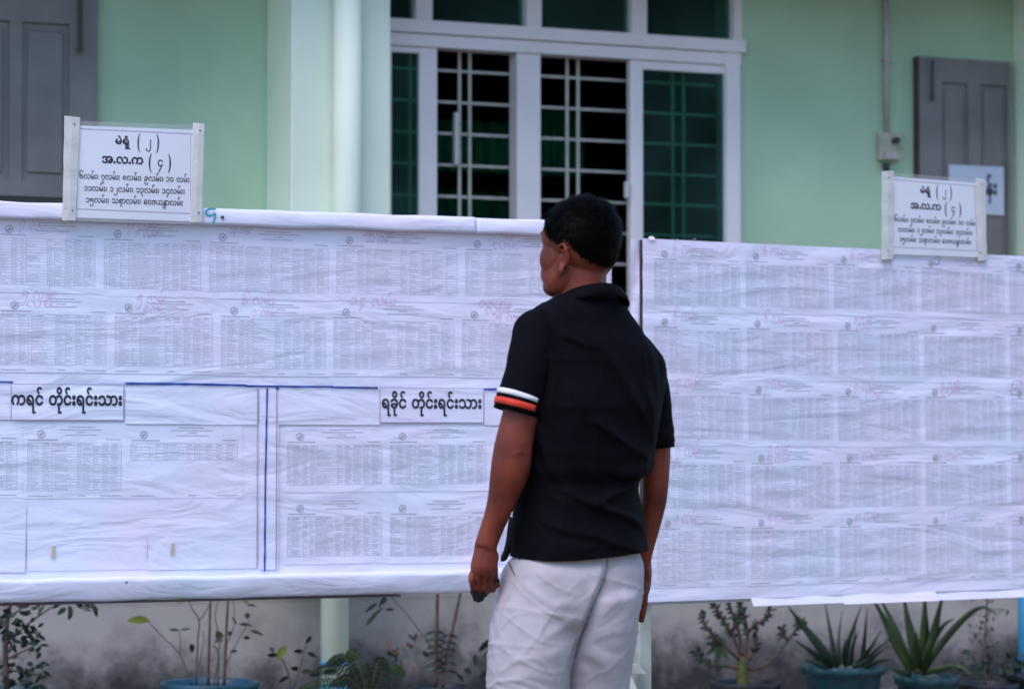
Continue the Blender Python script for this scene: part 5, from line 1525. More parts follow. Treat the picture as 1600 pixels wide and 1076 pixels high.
# short sleeves: open tubes with the striped cuff
def sleeve(pts, vis, name='sleeve'):
    pp = spline(pts, 6)
    P = [mp_(a, b, d) for a, b, r_, d in pp]
    n = 48
    def pt(t, k, o=0.0):
        i = min(int(t), len(pp) - 2); f = t - i
        c = P[i].lerp(P[i + 1], f)
        d = (P[min(i + 2, len(P) - 1)] - P[max(i - 1, 0)]).normalized()
        rad = (pp[i][2] * (1 - f) + pp[i + 1][2] * f) / K(pp[i][3]) + o
        a = (Vector((0, -1, 0)) - d * Vector((0, -1, 0)).dot(d)).normalized()
        b = a.cross(d)
        th = 2 * math.pi * k / n
        rip = 1 + .018 * math.sin(3 * th + 1 + t * .3) * (t / len(pp)) + .012 * math.sin(7 * th + t)
        return c + (a * math.cos(th) + b * math.sin(th)) * rad * rip
    N_ = len(pp)
    V = [pt(t if t < N_ - 1 else N_ - 1.0001, k) for t in range(N_) for k in range(n)]
    Fc = [(t * n + k, (t + 1) * n + k, (t + 1) * n + (k + 1) % n, t * n + (k + 1) % n) for t in range(N_ - 1) for k in range(n)]
    o = obj(name, V, Fc, M['shirt'], shirt, smooth=True)
    md = o.modifiers.new('cloth', 'SOLIDIFY'); md.thickness = .0028; md.offset = -1
    # knitted cuff, then the two stripes on its outer side
    def band(t0, t1, k0, k1, o_, m, nm):
        ks = [k0 + (k1 - k0) * i / 40 for i in range(41)]
        V = []
        for k in ks:
            V += [pt(t0, k, o_), pt(t1, k, o_)]
        Fc = [(2 * i, 2 * i + 1, 2 * i + 3, 2 * i + 2) for i in range(40)]
        b_ = obj(nm, V, Fc, m, shirt, smooth=True)
        md = b_.modifiers.new('cloth', 'SOLIDIFY'); md.thickness = .0005; md.offset = 1
        return b_
    band(N_ - 9.0, N_ - 1.001, 0, n, .0004, M['shirt'], 'cuff')
    band(N_ - 1 - 7.2, N_ - 1 - 5.6, *vis, .0019, M['stripe_white'], 'sleeve_stripe')
    band(N_ - 1 - 4.4, N_ - 1 - 2.3, *vis, .0019, M['stripe_red'], 'sleeve_stripe')
sleeve([(837, 512, 33, -.085), (829, 560, 35.5, -.105), (820, 600, 36, -.115), (813, 622, 36.8, -.12), (807, 645, 36.5, -.122)], (-26, 6.0))
sleeve([(1004, 580, 32, .070), (1013, 605, 32.5, .085), (1019, 645, 31, .10), (1022, 676, 30.8, .105), (1023, 698, 30.5, .108)], (11.3, 40))
# collar
cc = mp_(921, 470, -.004)
V, Fc = [], []
nC = 64
prof = [(.0600, -.022), (.0610, -.004), (.0640, .0035), (.0685, .001), (.0745, -.013), (.0790, -.026)]
for k in range(nC + 1):
    ph = math.radians(-150 + 300 * k / nC)           # 0 = nape, negative = his left
    d_ = -FB * math.cos(ph) + -LB * math.sin(ph)
    drop = (1 - math.cos(ph)) * (.0185 if ph < 0 else .030)
    flare = .012 * max(0, math.sin(ph)) ** 1.2
    zt = mp_(921, 447, 0).z - drop
    for r_, dz in prof:
        q = r_ + flare * (1.3 if dz < -.01 and r_ > .065 else .9)
        V.append(Vector((cc.x, cc.y, zt + dz)) + d_ * q * (1.0 if abs(math.sin(ph)) < .7 else 1.0))
m_ = len(prof)
for k in range(nC):
    for j in range(m_ - 1):
        a = k * m_ + j
        Fc.append((a, a + m_, a + m_ + 1, a + 1))
col_ = obj('collar', V, Fc, M['shirt'], shirt, smooth=True)
md = col_.modifiers.new('cloth', 'SOLIDIFY'); md.thickness = .0024; md.offset = 0
# front flap beside the side vent
def wz(px, py, dy): return mp_(px, py, dy)
fl = [[(797, 806, .0), (806, 812, -.035)], [(794, 822, .0), (806, 830, -.035)], [(792, 840, .0), (804, 845, -.035)], [(788, 859, .0), (799, 857, -.035)], [(783, 870, .0), (795, 866, -.035)], [(783, 877, .0), (791, 874, -.035)]]
V = [wz(*p) for row in fl for p in (row[0], ((row[0][0] + row[1][0]) / 2 - .5, (row[0][1] + row[1][1]) / 2 + 1, -.024), row[1])]
Fc = [(3 * i + j, 3 * i + 3 + j, 3 * i + 4 + j, 3 * i + 1 + j) for i in range(len(fl) - 1) for j in (0, 1)]
o = obj('side_flap', V, Fc, M['shirt'], shirt, smooth=True)
md = o.modifiers.new('cloth', 'SOLIDIFY'); md.thickness = .003; md.offset = 0
for (a, b) in (((804, 868, -.062), (806, 879, -.064)),):
    V = [wz(801, 858, -.055), wz(816, 862, -.075), wz(817, 875, -.076), wz(805, 878, -.060)]
    o = obj('side_flap', V, [(0, 1, 2, 3)], M['shirt'], shirt)
    md = o.modifiers.new('cloth', 'SOLIDIFY'); md.thickness = .003; md.offset = 0

# --- trousers
tr = MB()
loft(tr, [(842, 815, 992, .68, 0), (866, 806, 998, .70, 0), (878, 795, 1003, .74, 0), (890, 787, 1005, .78, 0), (915, 781, 1004, .80, 0), (940, 776, 1002, .80, 0), (965, 773, 996, .74, 0), (990, 780, 975, .64, 0), (1012, 800, 940, .52, 0), (1030, 820, 915, .40, 0)], 56)
limb(tr, [(846, 925, 64, -.03), (839, 970, 69, -.045), (834, 1005, 70, -.055), (829, 1040, 67.5, -.06), (826, 1076, 65, -.06), (824, 1200, 57, -.055), (832, 1350, 50, -.05), (838, 1462, 46, -.05)], sq=(1.15, 1), n=40)
limb(tr, [(938, 915, 63, -.02), (934, 965, 65, -.005), (930, 1005, 64, .01), (927, 1040, 61, .025), (924, 1076, 59.5, .035), (924, 1200, 52, .07), (925, 1350, 47, .09), (925, 1458, 44, .09)], sq=(1.25, 1), n=40)
VT, FT, ET = remesh(tr, .0045)
VT = relax(VT, ET, 14)
NT = normals(VT, FT)
TF = [([(951, 868), (946, 900), (925, 952), (906, 1003), (895, 1045), (886, 1110)], 5.0, -.016),
      ([(960, 880), (952, 915), (932, 965)], 9, .004), ([(938, 880), (934, 910), (915, 955), (897, 1000)], 8, .0035),
      ([(821, 903), (848, 922), (870, 936), (894, 926)], 6, -.0045), ([(815, 912), (845, 932), (868, 946), (892, 938)], 7, .0035), ([(865, 940), (880, 952), (886, 968)], 6, -.003),
      ([(838, 905), (800, 950), (790, 1010)], 8, .0025), ([(800, 920), (812, 970), (840, 1010), (850, 1050)], 9, .003), ([(905, 960), (870, 985), (850, 1000)], 7, .003), ([(912, 985), (880, 990), (845, 1012)], 6, -.003),
      ([(890, 1010), (858, 1022), (825, 1020)], 6, .003), ([(793, 1030), (830, 1036)], 4, .0025), ([(798, 1062), (830, 1056), (872, 1066)], 6, .003), ([(965, 900), (985, 930), (994, 960)], 7, .003),
      ([(930, 985), (955, 950), (985, 925)], 8, .0045), ([(920, 1010), (950, 990), (985, 985)], 6, .003), ([(906, 1030), (930, 1045), (938, 1090)], 6, -.005), ([(915, 1015), (950, 1040), (958, 1090)], 7, .004),
      ([(965, 1000), (972, 1040), (962, 1080)], 8, .003), ([(930, 1000), (950, 1018), (975, 1020)], 5, -.0025), ([(855, 880), (905, 892), (935, 884)], 8, -.002), ([(842, 945), (850, 980), (838, 1030)], 10, .002)]
VT = folds(VT, NT, TF)
VT = wave(VT, NT, 8, .0008, (28, 28, 22))
pxt, pyt = project(VT)
low = np.clip((pyt - 880) / 30, 0, 1)[:, None]
VT = VT + (creases(VT, NT, 9, .0040, (12, 12, 26), 8, 9.0) - VT) * low
VT = VT + (creases(VT, NT, 21, .0018, (34, 34, 55), 7, 8.0) - VT) * low
# the right leg hangs behind the left one: a step along the seam
d_, t_, s_d = seg_dist(pxt, pyt, spline2([(951, 868), (946, 900), (925, 952), (906, 1003), (895, 1045), (884, 1110)]))
e_ = np.clip((d_ * -s_d + 2) / 7, 0, 1); e_ = e_ * e_ * (3 - 2 * e_)
e_ = e_ * np.exp(-d_ / 38) * np.clip((pyt - 872) / 50, 0, 1) * (pyt < 1120) * (NT[:, 1] < .1)
VT = VT + np.array(tuple(FB))[None, :] * (e_ * .030)[:, None]
trs = obj('trousers', VT, FT, M['trousers'], person, smooth=True)
bt = BVHTree.FromPolygons([tuple(v) for v in VT], FT)
def on_cloth(px, py, o=.001):
    d = ray(px, py); h = bt.ray_cast(Vector((0, 0, CAM_H)), d.normalized())
    return h[0] - d.normalized() * o if h[0] is not None else mp_(px, py, -.1)
pk = MB(); pts = [on_cloth(*p) for p in ((794, 876), (798, 885), (802, 893), (805, 899))]
pk.tube(pts, [.0014, .0018, .0016, .0008], 6); pk.build('pocket_edge', M['seam'], trs)
pk = MB(); pts = [on_cloth(*p, .0003) for p in ((950, 872), (948, 885), (944, 902), (935, 926), (925, 950), (915, 978), (906, 1003), (900, 1025))]
pk.tube(pts, .0009, 6); pk.build('seam', M['seam'], trs)
# sandals
for (px, dy) in ((838, -.05), (925, .09)):
    f0 = mp_(px, 1480, dy); c = Vector((f0.x, f0.y, 0)) + FB * .045
    vs = []
    for z in (.001, .024):
        for k in range(24):
            t = 2 * math.pi * k / 24
            vs.append(c + FB * (.138 * math.cos(t)) + LB * (.050 * math.sin(t) * (1.08 if math.cos(t) > 0 else .85)) + UP * z)
    sl = obj('sandal', vs, [tuple(range(23, -1, -1)), tuple(range(24, 48))] + [(k, (k + 1) % 24, 24 + (k + 1) % 24, 24 + k) for k in range(24)], M['sole'], person)
    st = MB(); st.tube([c + FB * .055 + LB * .047 + UP * .02, c + FB * .05 + LB * .03 + UP * .075, c + FB * .05 + UP * .090, c + FB * .05 - LB * .03 + UP * .075, c + FB * .055 - LB * .047 + UP * .02], .008, 8)
    st.build('strap', M['sole'], sl, smooth=True)

# --- folded sunglasses in the left fist
sgl = thing('sunglasses', mp_(750, 925, -.09), 'folded shiny black sunglasses held in the man\'s lowered left fist', 'sunglasses')
def lens(c, w_, h_, tilt, dy, nm='lens'):
    V, Fc = [], []
    for k in range(20):
        t = 2 * math.pi * k / 20
        x = w_ * math.copysign(abs(math.cos(t)) ** .7, math.cos(t)); y = h_ * math.copysign(abs(math.sin(t)) ** .7, math.sin(t))
        X = x * math.cos(tilt) - y * math.sin(tilt); Y = x * math.sin(tilt) + y * math.cos(tilt)
        for o in (0, .004): V.append(mp_(c[0] + X, c[1] + Y, dy + o))
    Fc = [tuple(range(0, 40, 2)), tuple(range(39, 0, -2))] + [(2 * k, 2 * k + 1, (2 * k + 3) % 40, (2 * k + 2) % 40) for k in range(20)]
    return bevel(obj(nm, V, Fc, M['black_plastic'], sgl), .001, 1)
lens((746, 928), 13, 9, math.radians(62), -.098)
lens((752, 921), 13, 9, math.radians(50), -.086)
for pts in ([(738, 919, -.10), (741, 938, -.10), (744, 939, -.10), (757, 924, -.094)], [(757, 924, -.09), (765, 918, -.085), (772, 908, -.083), (780, 905, -.083)], [(770, 911, -.076), (776, 907, -.076), (781, 909, -.076)]):
    t_ = MB(); t_.tube([mp_(*p) for p in pts], .0022, 8); t_.build('frame', M['black_plastic'], sgl, smooth=True)
# ------------------------------------------------------------------ potted plants along the wall
PR = random.Random(31)
def T(px, py, off=0.0): return PL_T.P(px, py, off)
TK = F_PX / 9.85
def pot(parent, px, yr, hw_, m, scallop=False, off=0.0, taper=.72):
    c = T(px, yr, off)
    r = hw_ / TK
    z1 = c.z
    prof = [(r * taper, 0), (r * .93, z1 - .035), (r * .94, z1 - .032), (r * 1.0, z1 - .030), (r * 1.03, z1 - .004), (r * 1.0, z1), (r * .93, z1 - .004), (r * .91, z1 - .03)]
    n = 40
    V, Fc = [], []
    for rr, z in prof:
        for k in range(n):
            t = 2 * math.pi * k / n
            q = rr * (1 + (.035 * math.cos(10 * t) if scallop and z > z1 - .031 and rr >= r * .99 else 0))
            V.append((c.x + q * math.cos(t), c.y + q * math.sin(t), z + (.005 * math.cos(10 * t) if scallop and z > z1 - .006 else 0)))
    for j in range(len(prof) - 1):
        for k in range(n):
            k2 = (k + 1) % n
            Fc.append((j * n + k, j * n + k2, (j + 1) * n + k2, (j + 1) * n + k))
    Fc.append(tuple(range(n - 1, -1, -1)))
    p_ = obj('pot', V, Fc, m, parent, smooth=True)
    V = [(c.x + r * .92 * math.cos(2 * math.pi * k / n), c.y + r * .92 * math.sin(2 * math.pi * k / n), z1 - .028 + .004 * PR.random()) for k in range(n)] + [(c.x, c.y, z1 - .018)]
    obj('soil', V, [(k, (k + 1) % n, n) for k in range(n)], M['soil'], p_)
    return c
def leaf(parent, px, py, ang, l, w_, m, off=0.0, name='leaf'):
    """one flat curved leaf: base at a pixel, pointing at ang degrees (0 = right, 90 = up), l and w_ in pixels"""
    b = T(px, py, off)
    a = math.radians(ang)
    L, W_ = l / TK, w_ / TK
    d = (PL_T.u * math.cos(a) + UP * math.sin(a) + PL_T.n * PR.uniform(-.5, .5)).normalized()
    s = d.cross(PL_T.n + UP * PR.uniform(-.5, .5) + PL_T.u * PR.uniform(-.3, .3)).normalized()
    nn = s.cross(d)
    V, Fc = [], []
    for i, (t, q) in enumerate(((0, .12), (.25, .8), (.5, 1), (.78, .65), (1, .03))):
        c = b + d * (L * t) - UP * (L * .22 * t * t)
        V += [c - s * (W_ * q / 2) + nn * (W_ * .10 * q), c, c + s * (W_ * q / 2) + nn * (W_ * .10 * q)]
        if i: k = 3 * i; Fc += [(k - 3, k - 2, k + 1, k), (k - 2, k - 1, k + 2, k + 1)]
    return obj(name, V, Fc, m, parent, smooth=True)
def stem(parent, pts, r0, r1, m, off=0.0, name='stem', depth=0.0):
    pp = spline(pts, 4) if len(pts) > 2 else [np.array(p, float) for p in pts]
    n = len(pp)
    mb = MB(); mb.tube([T(p[0], p[1], off + depth * i / n) for i, p in enumerate(pp)], [(r0 + (r1 - r0) * i / (n - 1)) / TK for i in range(n)], 7)
    return mb.build(name, m, parent, smooth=True)
def blade(parent, pts, w_, m, off=0.0, dout=0.0, thick_=.35):
    """fleshy leaf along a pixel path, broad at the foot and pointed at the tip"""
    pp = spline(pts, 5); n = len(pp)
    P = [T(p[0], p[1], off + dout * (i / n) ** 1.3) for i, p in enumerate(pp)]
    V, Fc = [], []
    for i in range(n):
        d = (P[min(i + 1, n - 1)] - P[max(i - 1, 0)]).normalized()
        s = d.cross(PL_T.n).normalized()
        o = s.cross(d)
        t = i / (n - 1)
        h = w_ / 2 / TK * (1 - t ** 2.2) * (.75 + .6 * math.sin(math.pi * min(1, t * 1.3)) * .5) + .0006
        V += [P[i] - s * h + o * h * thick_, P[i] - s * h * .5 - o * h * .12, P[i] + s * h * .5 - o * h * .12, P[i] + s * h + o * h * thick_, P[i] + o * -h * thick_]
    for i in range(n - 1):
        for j in range(5):
            a, b = i * 5 + j, i * 5 + (j + 1) % 5
            Fc.append((a, b, b + 5, a + 5))
    Fc.append((0, 1, 2, 3, 4))
    return obj('leaf', V, Fc, m, parent, smooth=True)

# leafy shrub at the left edge
c = T(8, 1074)
pl1 = thing('potted_shrub', (c.x, c.y, 0), 'dark small-leaved shrub in a teal pot at the left edge of the photo', 'plant')
pot(pl1, 8, 1074, 56, M['pot_teal'])
stem(pl1, [(10, 1076), (8, 1020), (12, 960), (24, 915)], 5, 3, M['bark'])
for pts in ([(10, 1000), (30, 985), (60, 962), (100, 938), (140, 930)], [(11, 980), (-10, 950), (-30, 925)], [(9, 1030), (30, 1020), (60, 1005)], [(12, 965), (40, 945), (60, 925)], [(9, 1045), (40, 1050), (75, 1056)], [(60, 960), (68, 945), (75, 934)]):
    stem(pl1, pts, 2.0, .9, M['twig'])
for k in range(150):
    x, y = PR.gauss(18, 26), PR.uniform(925, 1000)
    if k % 3 == 0: x, y = PR.uniform(5, 75), PR.uniform(1035, 1074)
    if k % 5 == 0: x, y = PR.uniform(15, 65), PR.uniform(985, 1020)
    if x > 72: continue
    leaf(pl1, x, y, PR.choice((PR.uniform(-60, 30), PR.uniform(150, 240), PR.uniform(20, 120))), PR.uniform(9, 16), PR.uniform(5, 8), M['leaf_dark'], PR.uniform(-.08, .10))
for x, y, a in ((96, 938, -150), (108, 945, -80), (118, 942, -20), (112, 950, -100), (128, 938, -30), (140, 938, -60), (146, 944, -70), (104, 950, 200), (88, 936, 30), (126, 948, -10)):
    leaf(pl1, x, y, a, 16, 8, M['leaf_dark'])
for x, y, a in ((66, 940, 200), (80, 938, 0), (20, 1030, 60)): leaf(pl1, x, y, a, 14, 9, M['leaf_lime'])

# bare-stemmed plant in a blue pot
c = T(328, 1064)
pl2 = thing('potted_plant', (c.x, c.y, 0), 'thin-stemmed sparse plant in a blue pot under the left board', 'plant')
pot(pl2, 328, 1064, 72, M['pot_blue'])
for pts, r_ in (([(325, 1070), (327, 1000), (329, 925)], 2.6), ([(350, 1070), (353, 1000), (357, 920)], 2.6), ([(306, 1070), (309, 1000), (311, 969), (300, 950), (292, 930)], 1.4), ([(311, 969), (320, 957), (330, 938)], 1.0), ([(334, 1070), (343, 1005), (336, 960), (346, 925)], 1.1), ([(300, 1070), (281, 1022), (255, 995), (231, 970)], 1.0), ([(340, 1070), (341, 1020), (333, 1008)], 1.8), ([(352, 1040), (372, 1000), (392, 965)], .9), ([(352, 1010), (366, 975), (364, 930)], .9), ([(281, 1022), (282, 1000), (280, 985)], .8), ([(311, 1040), (318, 1000), (316, 985)], .8)):
    stem(pl2, pts, r_, r_ * .55, M['bark'] if r_ > 2 else M['twig'])
for x, y, a, l, w_, m in ((234, 970, 165, 36, 13, 'leaf_lime'), (338, 985, -50, 20, 12, 'leaf_lime'), (350, 992, 210, 16, 9, 'leaf_mid'), (373, 975, 5, 27, 5, 'leaf_mid'), (391, 985, -8, 22, 6, 'leaf_mid'), (386, 966, 80, 12, 9, 'leaf_dark'), (290, 938, 170, 16, 9, 'leaf_lime'),
                          (378, 930, -50, 14, 8, 'leaf_lime'), (362, 964, -40, 14, 5, 'leaf_mid'), (380, 996, 10, 12, 6, 'leaf_dark'), (360, 1018, 20, 12, 6, 'leaf_dark'), (357, 993, 60, 12, 7, 'leaf_dark'), (281, 985, 160, 18, 4, 'leaf_mid'), (282, 985, 25, 17, 4, 'leaf_mid'), (385, 945, 5, 16, 4, 'leaf_mid'), (298, 1005, -70, 12, 9, 'leaf_dark')):
    leaf(pl2, x, y, a, l, w_, M[m])

# young plant with one lime leaf
c = T(455, 1084)
pl3 = thing('potted_plant', (c.x, c.y, 0), 'young plant with a bright lime leaf left of the green rainwater pipe', 'plant')
pot(pl3, 455, 1084, 36, M['pot_dark'])
stem(pl3, [(456, 1082), (450, 1050), (436, 1022)], 1.6, .8, M['twig'])
stem(pl3, [(456, 1082), (470, 1040), (478, 1005)], 1.4, .7, M['twig'])
for x, y, a, l, w_, m in ((434, 1030, 65, 32, 13, 'leaf_lime'), (434, 1024, 160, 20, 8, 'leaf_dark'), (428, 1018, 120, 12, 7, 'leaf_dark'), (478, 1005, 60, 18, 8, 'leaf_dark'), (474, 1018, 160, 16, 8, 'leaf_dark'), (480, 1020, -10, 16, 8, 'leaf_dark'), (466, 1046, 150, 18, 8, 'leaf_dark'), (470, 1050, 20, 20, 8, 'leaf_mid'), (452, 1056, 200, 18, 7, 'leaf_dark')):
    leaf(pl3, x, y, a, l, w_, M[m])

# fern in front of the pipe
c = T(575, 1092, .12)
fe = thing('fern', (c.x, c.y, 0), 'green fern with arching fronds at the foot of the rainwater pipe', 'fern')
pot(fe, 575, 1092, 50, M['pot_dark'], off=.12)
for i, (tx, ty) in enumerate(((470, 1062), (486, 1040), (510, 1026), (540, 1018), (566, 1040), (604, 1030), (632, 1040), (520, 1056), (545, 1046), (590, 1052))):
    bx, by = 575 + (tx - 575) * .1, 1086
    ty += 12
    mx, my = bx + (tx - bx) * .5, min(ty, by) - 10
    pp = spline([(bx, by), (mx, my), (tx, ty)], 10)
    off = .12 + PR.uniform(-.05, .12)
    fr = stem(fe, [tuple(p) for p in pp[::4]], .9, .5, M['stem_green'], off, 'frond')
    V, Fc = [], []
    for k in range(3, len(pp), 1):
        x, y = pp[k]
        d = pp[min(k + 1, len(pp) - 1)] - pp[k - 1]; an = math.degrees(math.atan2(-d[1], d[0]))
        l = 13 * math.sin(math.pi * min(.97, (k / len(pp)) * .85 + .12))
        for sg in (1, -1):
            a = math.radians(an + sg * 62)
            b = T(x, y, off)
            dd = PL_T.u * math.cos(a) + UP * (math.sin(a) - .25) + PL_T.n * PR.uniform(-.2, .2)
            s = dd.cross(PL_T.n).normalized()
            L = l / TK
            q = len(V)
            V += [b - s * .003, b + s * .003, b + dd * L * .5 + s * .0048, b + dd * L * .5 - s * .0048, b + dd * L - UP * L * .15]
            Fc += [(q, q + 1, q + 2, q + 3), (q + 3, q + 2, q + 4)]
    tag(obj('leaflets', V, Fc, M['leaf_dark'] if i % 3 else M['leaf_mid'], fr), kind='stuff')

# tall canes behind, with drooping leaves and a brown blossom
c = T(690, 1070, -.1)
pl4 = thing('potted_plant', (c.x, c.y, 0), 'plant with two tall brown canes and drooping leaflets left of the man', 'plant')
pot(pl4, 690, 1070, 44, M['pot_dark'], off=-.1)
stem(pl4, [(680, 1074), (682, 1000), (684, 905)], 3.6, 2.6, M['bark'], -.1, 'cane')
stem(pl4, [(692, 1074), (696, 1030), (710, 970), (724, 905)], 3.0, 2.0, M['bark'], -.1, 'cane')
stem(pl4, [(672, 1010), (664, 996), (638, 962), (610, 930), (603, 915)], 1.0, .6, M['twig'], -.1)
for x, y, a, l, w_ in ((600, 948, 215, 36, 6), (590, 942, 200, 26, 6), (588, 960, 215, 22, 6), (604, 928, 240, 22, 6), (602, 952, 10, 16, 5), (606, 935, 200, 18, 6)):
    leaf(pl4, x, y, a, l, w_, M['leaf_dark'], -.1)
for y in (986, 998, 1008, 1018, 1030, 1042):
    for sg in (1, -1):
        leaf(pl4, 681, y, 90 - sg * 95, 18, 4.5, M['leaf_mid'] if sg < 0 else M['leaf_dark'], -.09)
        leaf(pl4, 700, y + 5, 90 - sg * 95, 16, 4, M['leaf_dark'], -.09)
for k in range(16):
    leaf(pl4, PR.uniform(592, 660), PR.uniform(985, 1060), PR.uniform(0, 360), PR.uniform(9, 16), PR.uniform(5, 8), M['flower'] if k % 2 else M['leaf_dark'], -.15)
for x, y, a, l, w_ in ((748, 1018, 60, 36, 13), (742, 1040, 80, 26, 10), (756, 1024, 20, 26, 10), (736, 1052, 140, 22, 9), (748, 1058, 30, 26, 9), (725, 1066, 120, 24, 9)):
    leaf(pl4, x, y, a, l, w_, M['leaf_dark'], -.1)

# succulent with a thick stem
c = T(1165, 1064)
pl5 = thing('potted_succulent', (c.x, c.y, 0), 'branching succulent with a thick olive trunk in a black pot right of the man', 'plant')
pot(pl5, 1165, 1064, 56, M['pot_dark'])
stem(pl5, [(1161, 1070), (1160, 1048), (1162, 1026)], 11, 8, M['stem_green'], name='trunk')
BR = [[(1161, 1030), (1150, 1005), (1146, 992), (1132, 972), (1120, 950), (1112, 925)], [(1164, 1030), (1168, 1000), (1166, 975), (1158, 944), (1150, 920)], [(1168, 1030), (1180, 1012), (1182, 984)], [(1167, 990), (1176, 980), (1196, 964), (1204, 950)],
      [(1156, 1030), (1132, 1008), (1108, 985), (1094, 958)], [(1156, 1044), (1136, 1040), (1112, 1038), (1096, 1030), (1088, 1016)], [(1160, 1028), (1154, 985), (1140, 945), (1138, 920)], [(1170, 1044), (1184, 1044), (1200, 1036), (1230, 1002), (1250, 972)], [(1232, 1000), (1224, 990), (1222, 980)], [(1145, 990), (1150, 965), (1156, 955)]]
for b in BR:
    stem(pl5, b, 3.2, 2.0, M['bark'])
    pp = spline(b, 6)
    n = len(pp)
    for k in range(n // 3, n):
        for q in range(2):
            d = pp[min(k + 1, n - 1)] - pp[k - 1]; an = math.degrees(math.atan2(-d[1], d[0]))
            if b is BR[7] and k < n * .8: continue
            leaf(pl5, pp[k][0], pp[k][1], an + PR.choice((-1, 1)) * PR.uniform(25, 70), PR.uniform(9, 15), PR.uniform(3.5, 5), M['leaf_dark'] if PR.random() < .7 else M['leaf_mid'], PR.uniform(-.02, .03))
for a in (-20, 20, 60, 100, 140, 190): leaf(pl5, 1250, 973, a, 16, 6, M['leaf_lime'] if a in (20, 60) else M['leaf_mid'])
for a in (160, 200, 240, 120, 90, 300, 260): leaf(pl5, 1124, 1008, a, 26, 9, M['leaf_mid'])

# aloe in a wide teal pot
c = T(1318, 1040)
pl6 = thing('potted_aloe', (c.x, c.y, 0), 'clump of narrow aloe leaves in a wide teal pot with a scalloped rim', 'plant')
pot(pl6, 1318, 1040, 66, M['pot_teal'], True)
for pts, w_, do in (([(1306, 1040), (1300, 1005), (1288, 935)], 8, 0), ([(1312, 1040), (1310, 1000), (1316, 952)], 4, -.03), ([(1318, 1040), (1326, 1000), (1346, 945)], 8, .03), ([(1345, 1040), (1350, 1000), (1355, 948)], 7, .05), ([(1335, 1040), (1355, 1018), (1378, 982)], 7, .08), ([(1330, 1040), (1332, 1010), (1342, 985)], 6, .08), ([(1325, 1040), (1334, 1000), (1337, 968)], 4, -.04),
                    ([(1338, 1042), (1365, 1018), (1396, 993)], 6, .03), ([(1300, 1040), (1280, 1010), (1250, 972), (1230, 945)], 13, .05), ([(1296, 1042), (1270, 1020), (1240, 998)], 9, .10), ([(1310, 1042), (1290, 1020), (1268, 996)], 9, .12), ([(1346, 1044), (1370, 1032), (1398, 1030)], 8, .05), ([(1332, 1042), (1362, 1028), (1386, 1008)], 6, .1), ([(1300, 1044), (1276, 1036), (1256, 1030)], 8, .1), ([(1322, 1042), (1318, 1020), (1322, 996)], 8, .1)):
    blade(pl6, pts, w_ * 1.25, M['leaf_aloe'], 0, do)

# agave
c = T(1448, 1056)
pl7 = thing('potted_agave', (c.x, c.y, 0), 'large agave with broad upright leaves in a teal pot right of the aloe', 'plant')
pot(pl7, 1448, 1056, 52, M['pot_teal'], True)
for pts, w_, do in (([(1426, 1050), (1402, 1010), (1380, 965), (1358, 925)], 15, .06), ([(1424, 1048), (1405, 1000), (1388, 960), (1368, 920)], 11, -.02), ([(1430, 1050), (1424, 1000), (1416, 960), (1410, 915)], 15, 0), ([(1436, 1050), (1442, 1000), (1444, 960), (1445, 912)], 17, .0), ([(1438, 1050), (1456, 995), (1466, 955), (1478, 912)], 14, .05),
                    ([(1440, 1050), (1452, 1010), (1474, 976), (1492, 966)], 10, .02), ([(1440, 1050), (1470, 1005), (1505, 966), (1535, 948), (1560, 962)], 11, .10), ([(1434, 1052), (1430, 1015), (1432, 985)], 16, .08), ([(1442, 1052), (1470, 1044), (1495, 1040), (1520, 1052)], 8, .12), ([(1424, 1054), (1405, 1048), (1388, 1042)], 9, .1), ([(1438, 1052), (1450, 1030), (1458, 1000)], 12, .1)):
    blade(pl7, pts, w_ * 1.25, M['leaf_agave'], 0, do, .3)

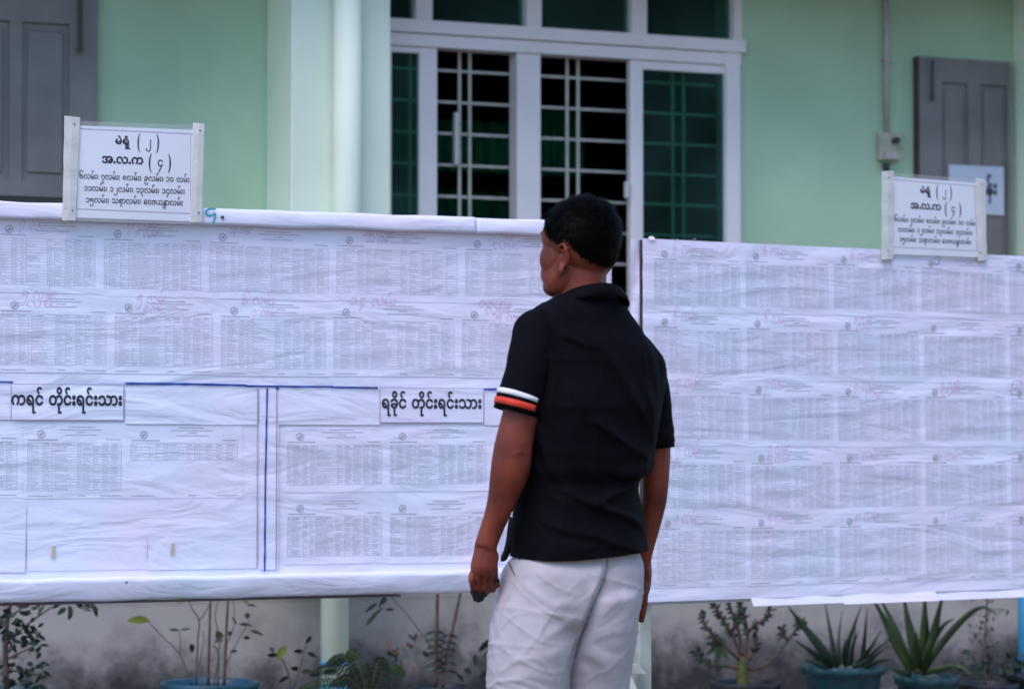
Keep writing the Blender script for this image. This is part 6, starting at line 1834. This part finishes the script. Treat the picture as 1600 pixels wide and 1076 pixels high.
# wispy plant near the right edge
c = T(1545, 1066)
pl8 = thing('potted_plant', (c.x, c.y, 0), 'wispy small-leaved plant on a single grey stem near the right edge', 'plant')
pot(pl8, 1545, 1066, 50, M['pot_dark'])
stem(pl8, [(1540, 1070), (1540, 1000), (1543, 920)], 2.2, 1.2, M['twig'])
for k in range(26):
    y = PR.uniform(930, 1040); x = 1541 + PR.uniform(-30, 30)
    stem(pl8, [(1541, y + 6), ((1541 + x) / 2, y + 1), (x, y)], .7, .4, M['twig'])
    for q in range(2): leaf(pl8, x + PR.uniform(-4, 4), y + PR.uniform(-3, 3), PR.uniform(0, 360), PR.uniform(6, 10), PR.uniform(3, 5), M['leaf_dark'], PR.uniform(-.03, .03))
for k in range(60):
    leaf(pl8, PR.uniform(1500, 1592), PR.uniform(1018, 1066), PR.uniform(-20, 200), PR.uniform(9, 16), PR.uniform(4, 7), M['leaf_dark'] if k % 4 else M['leaf_mid'], PR.uniform(-.06, .06))
c = T(1612, 1052)
pl9 = thing('potted_plant', (c.x, c.y, 0), 'low dark plant in a black pot beside the blue pipe at the right edge', 'plant')
pot(pl9, 1612, 1052, 40, M['pot_dark'])
for k in range(40):
    leaf(pl9, PR.uniform(1580, 1640), PR.uniform(1022, 1052), PR.uniform(0, 180), PR.uniform(12, 20), PR.uniform(5, 8), M['leaf_dark'], PR.uniform(-.06, .06))
# low weeds and seedlings between the pots: nobody could count them
V, Fc = [], []
for k in range(900):
    s = PR.uniform(-3, 4.2); o = PR.uniform(-.75, .35)
    b = PL_T.pt(s, 0, o)
    for q in range(3):
        d = Vector((PR.gauss(0, .4), PR.gauss(0, .4), 1)).normalized(); L = PR.uniform(.04, .16); sd = d.cross(PL_T.n).normalized() * PR.uniform(.004, .010)
        i = len(V)
        V += [b - sd * .4, b + sd * .4, b + d * L * .6 + sd, b + d * L * .6 - sd, b + d * L + PL_T.u * PR.uniform(-.03, .03)]
        Fc += [(i, i + 1, i + 2, i + 3), (i + 3, i + 2, i + 4)]
tag(obj('weeds', V, Fc, M['leaf_mid'], None, (0, 0, 0)), 'low green weeds growing along the foot of the stained wall', 'weeds', None, 'stuff')
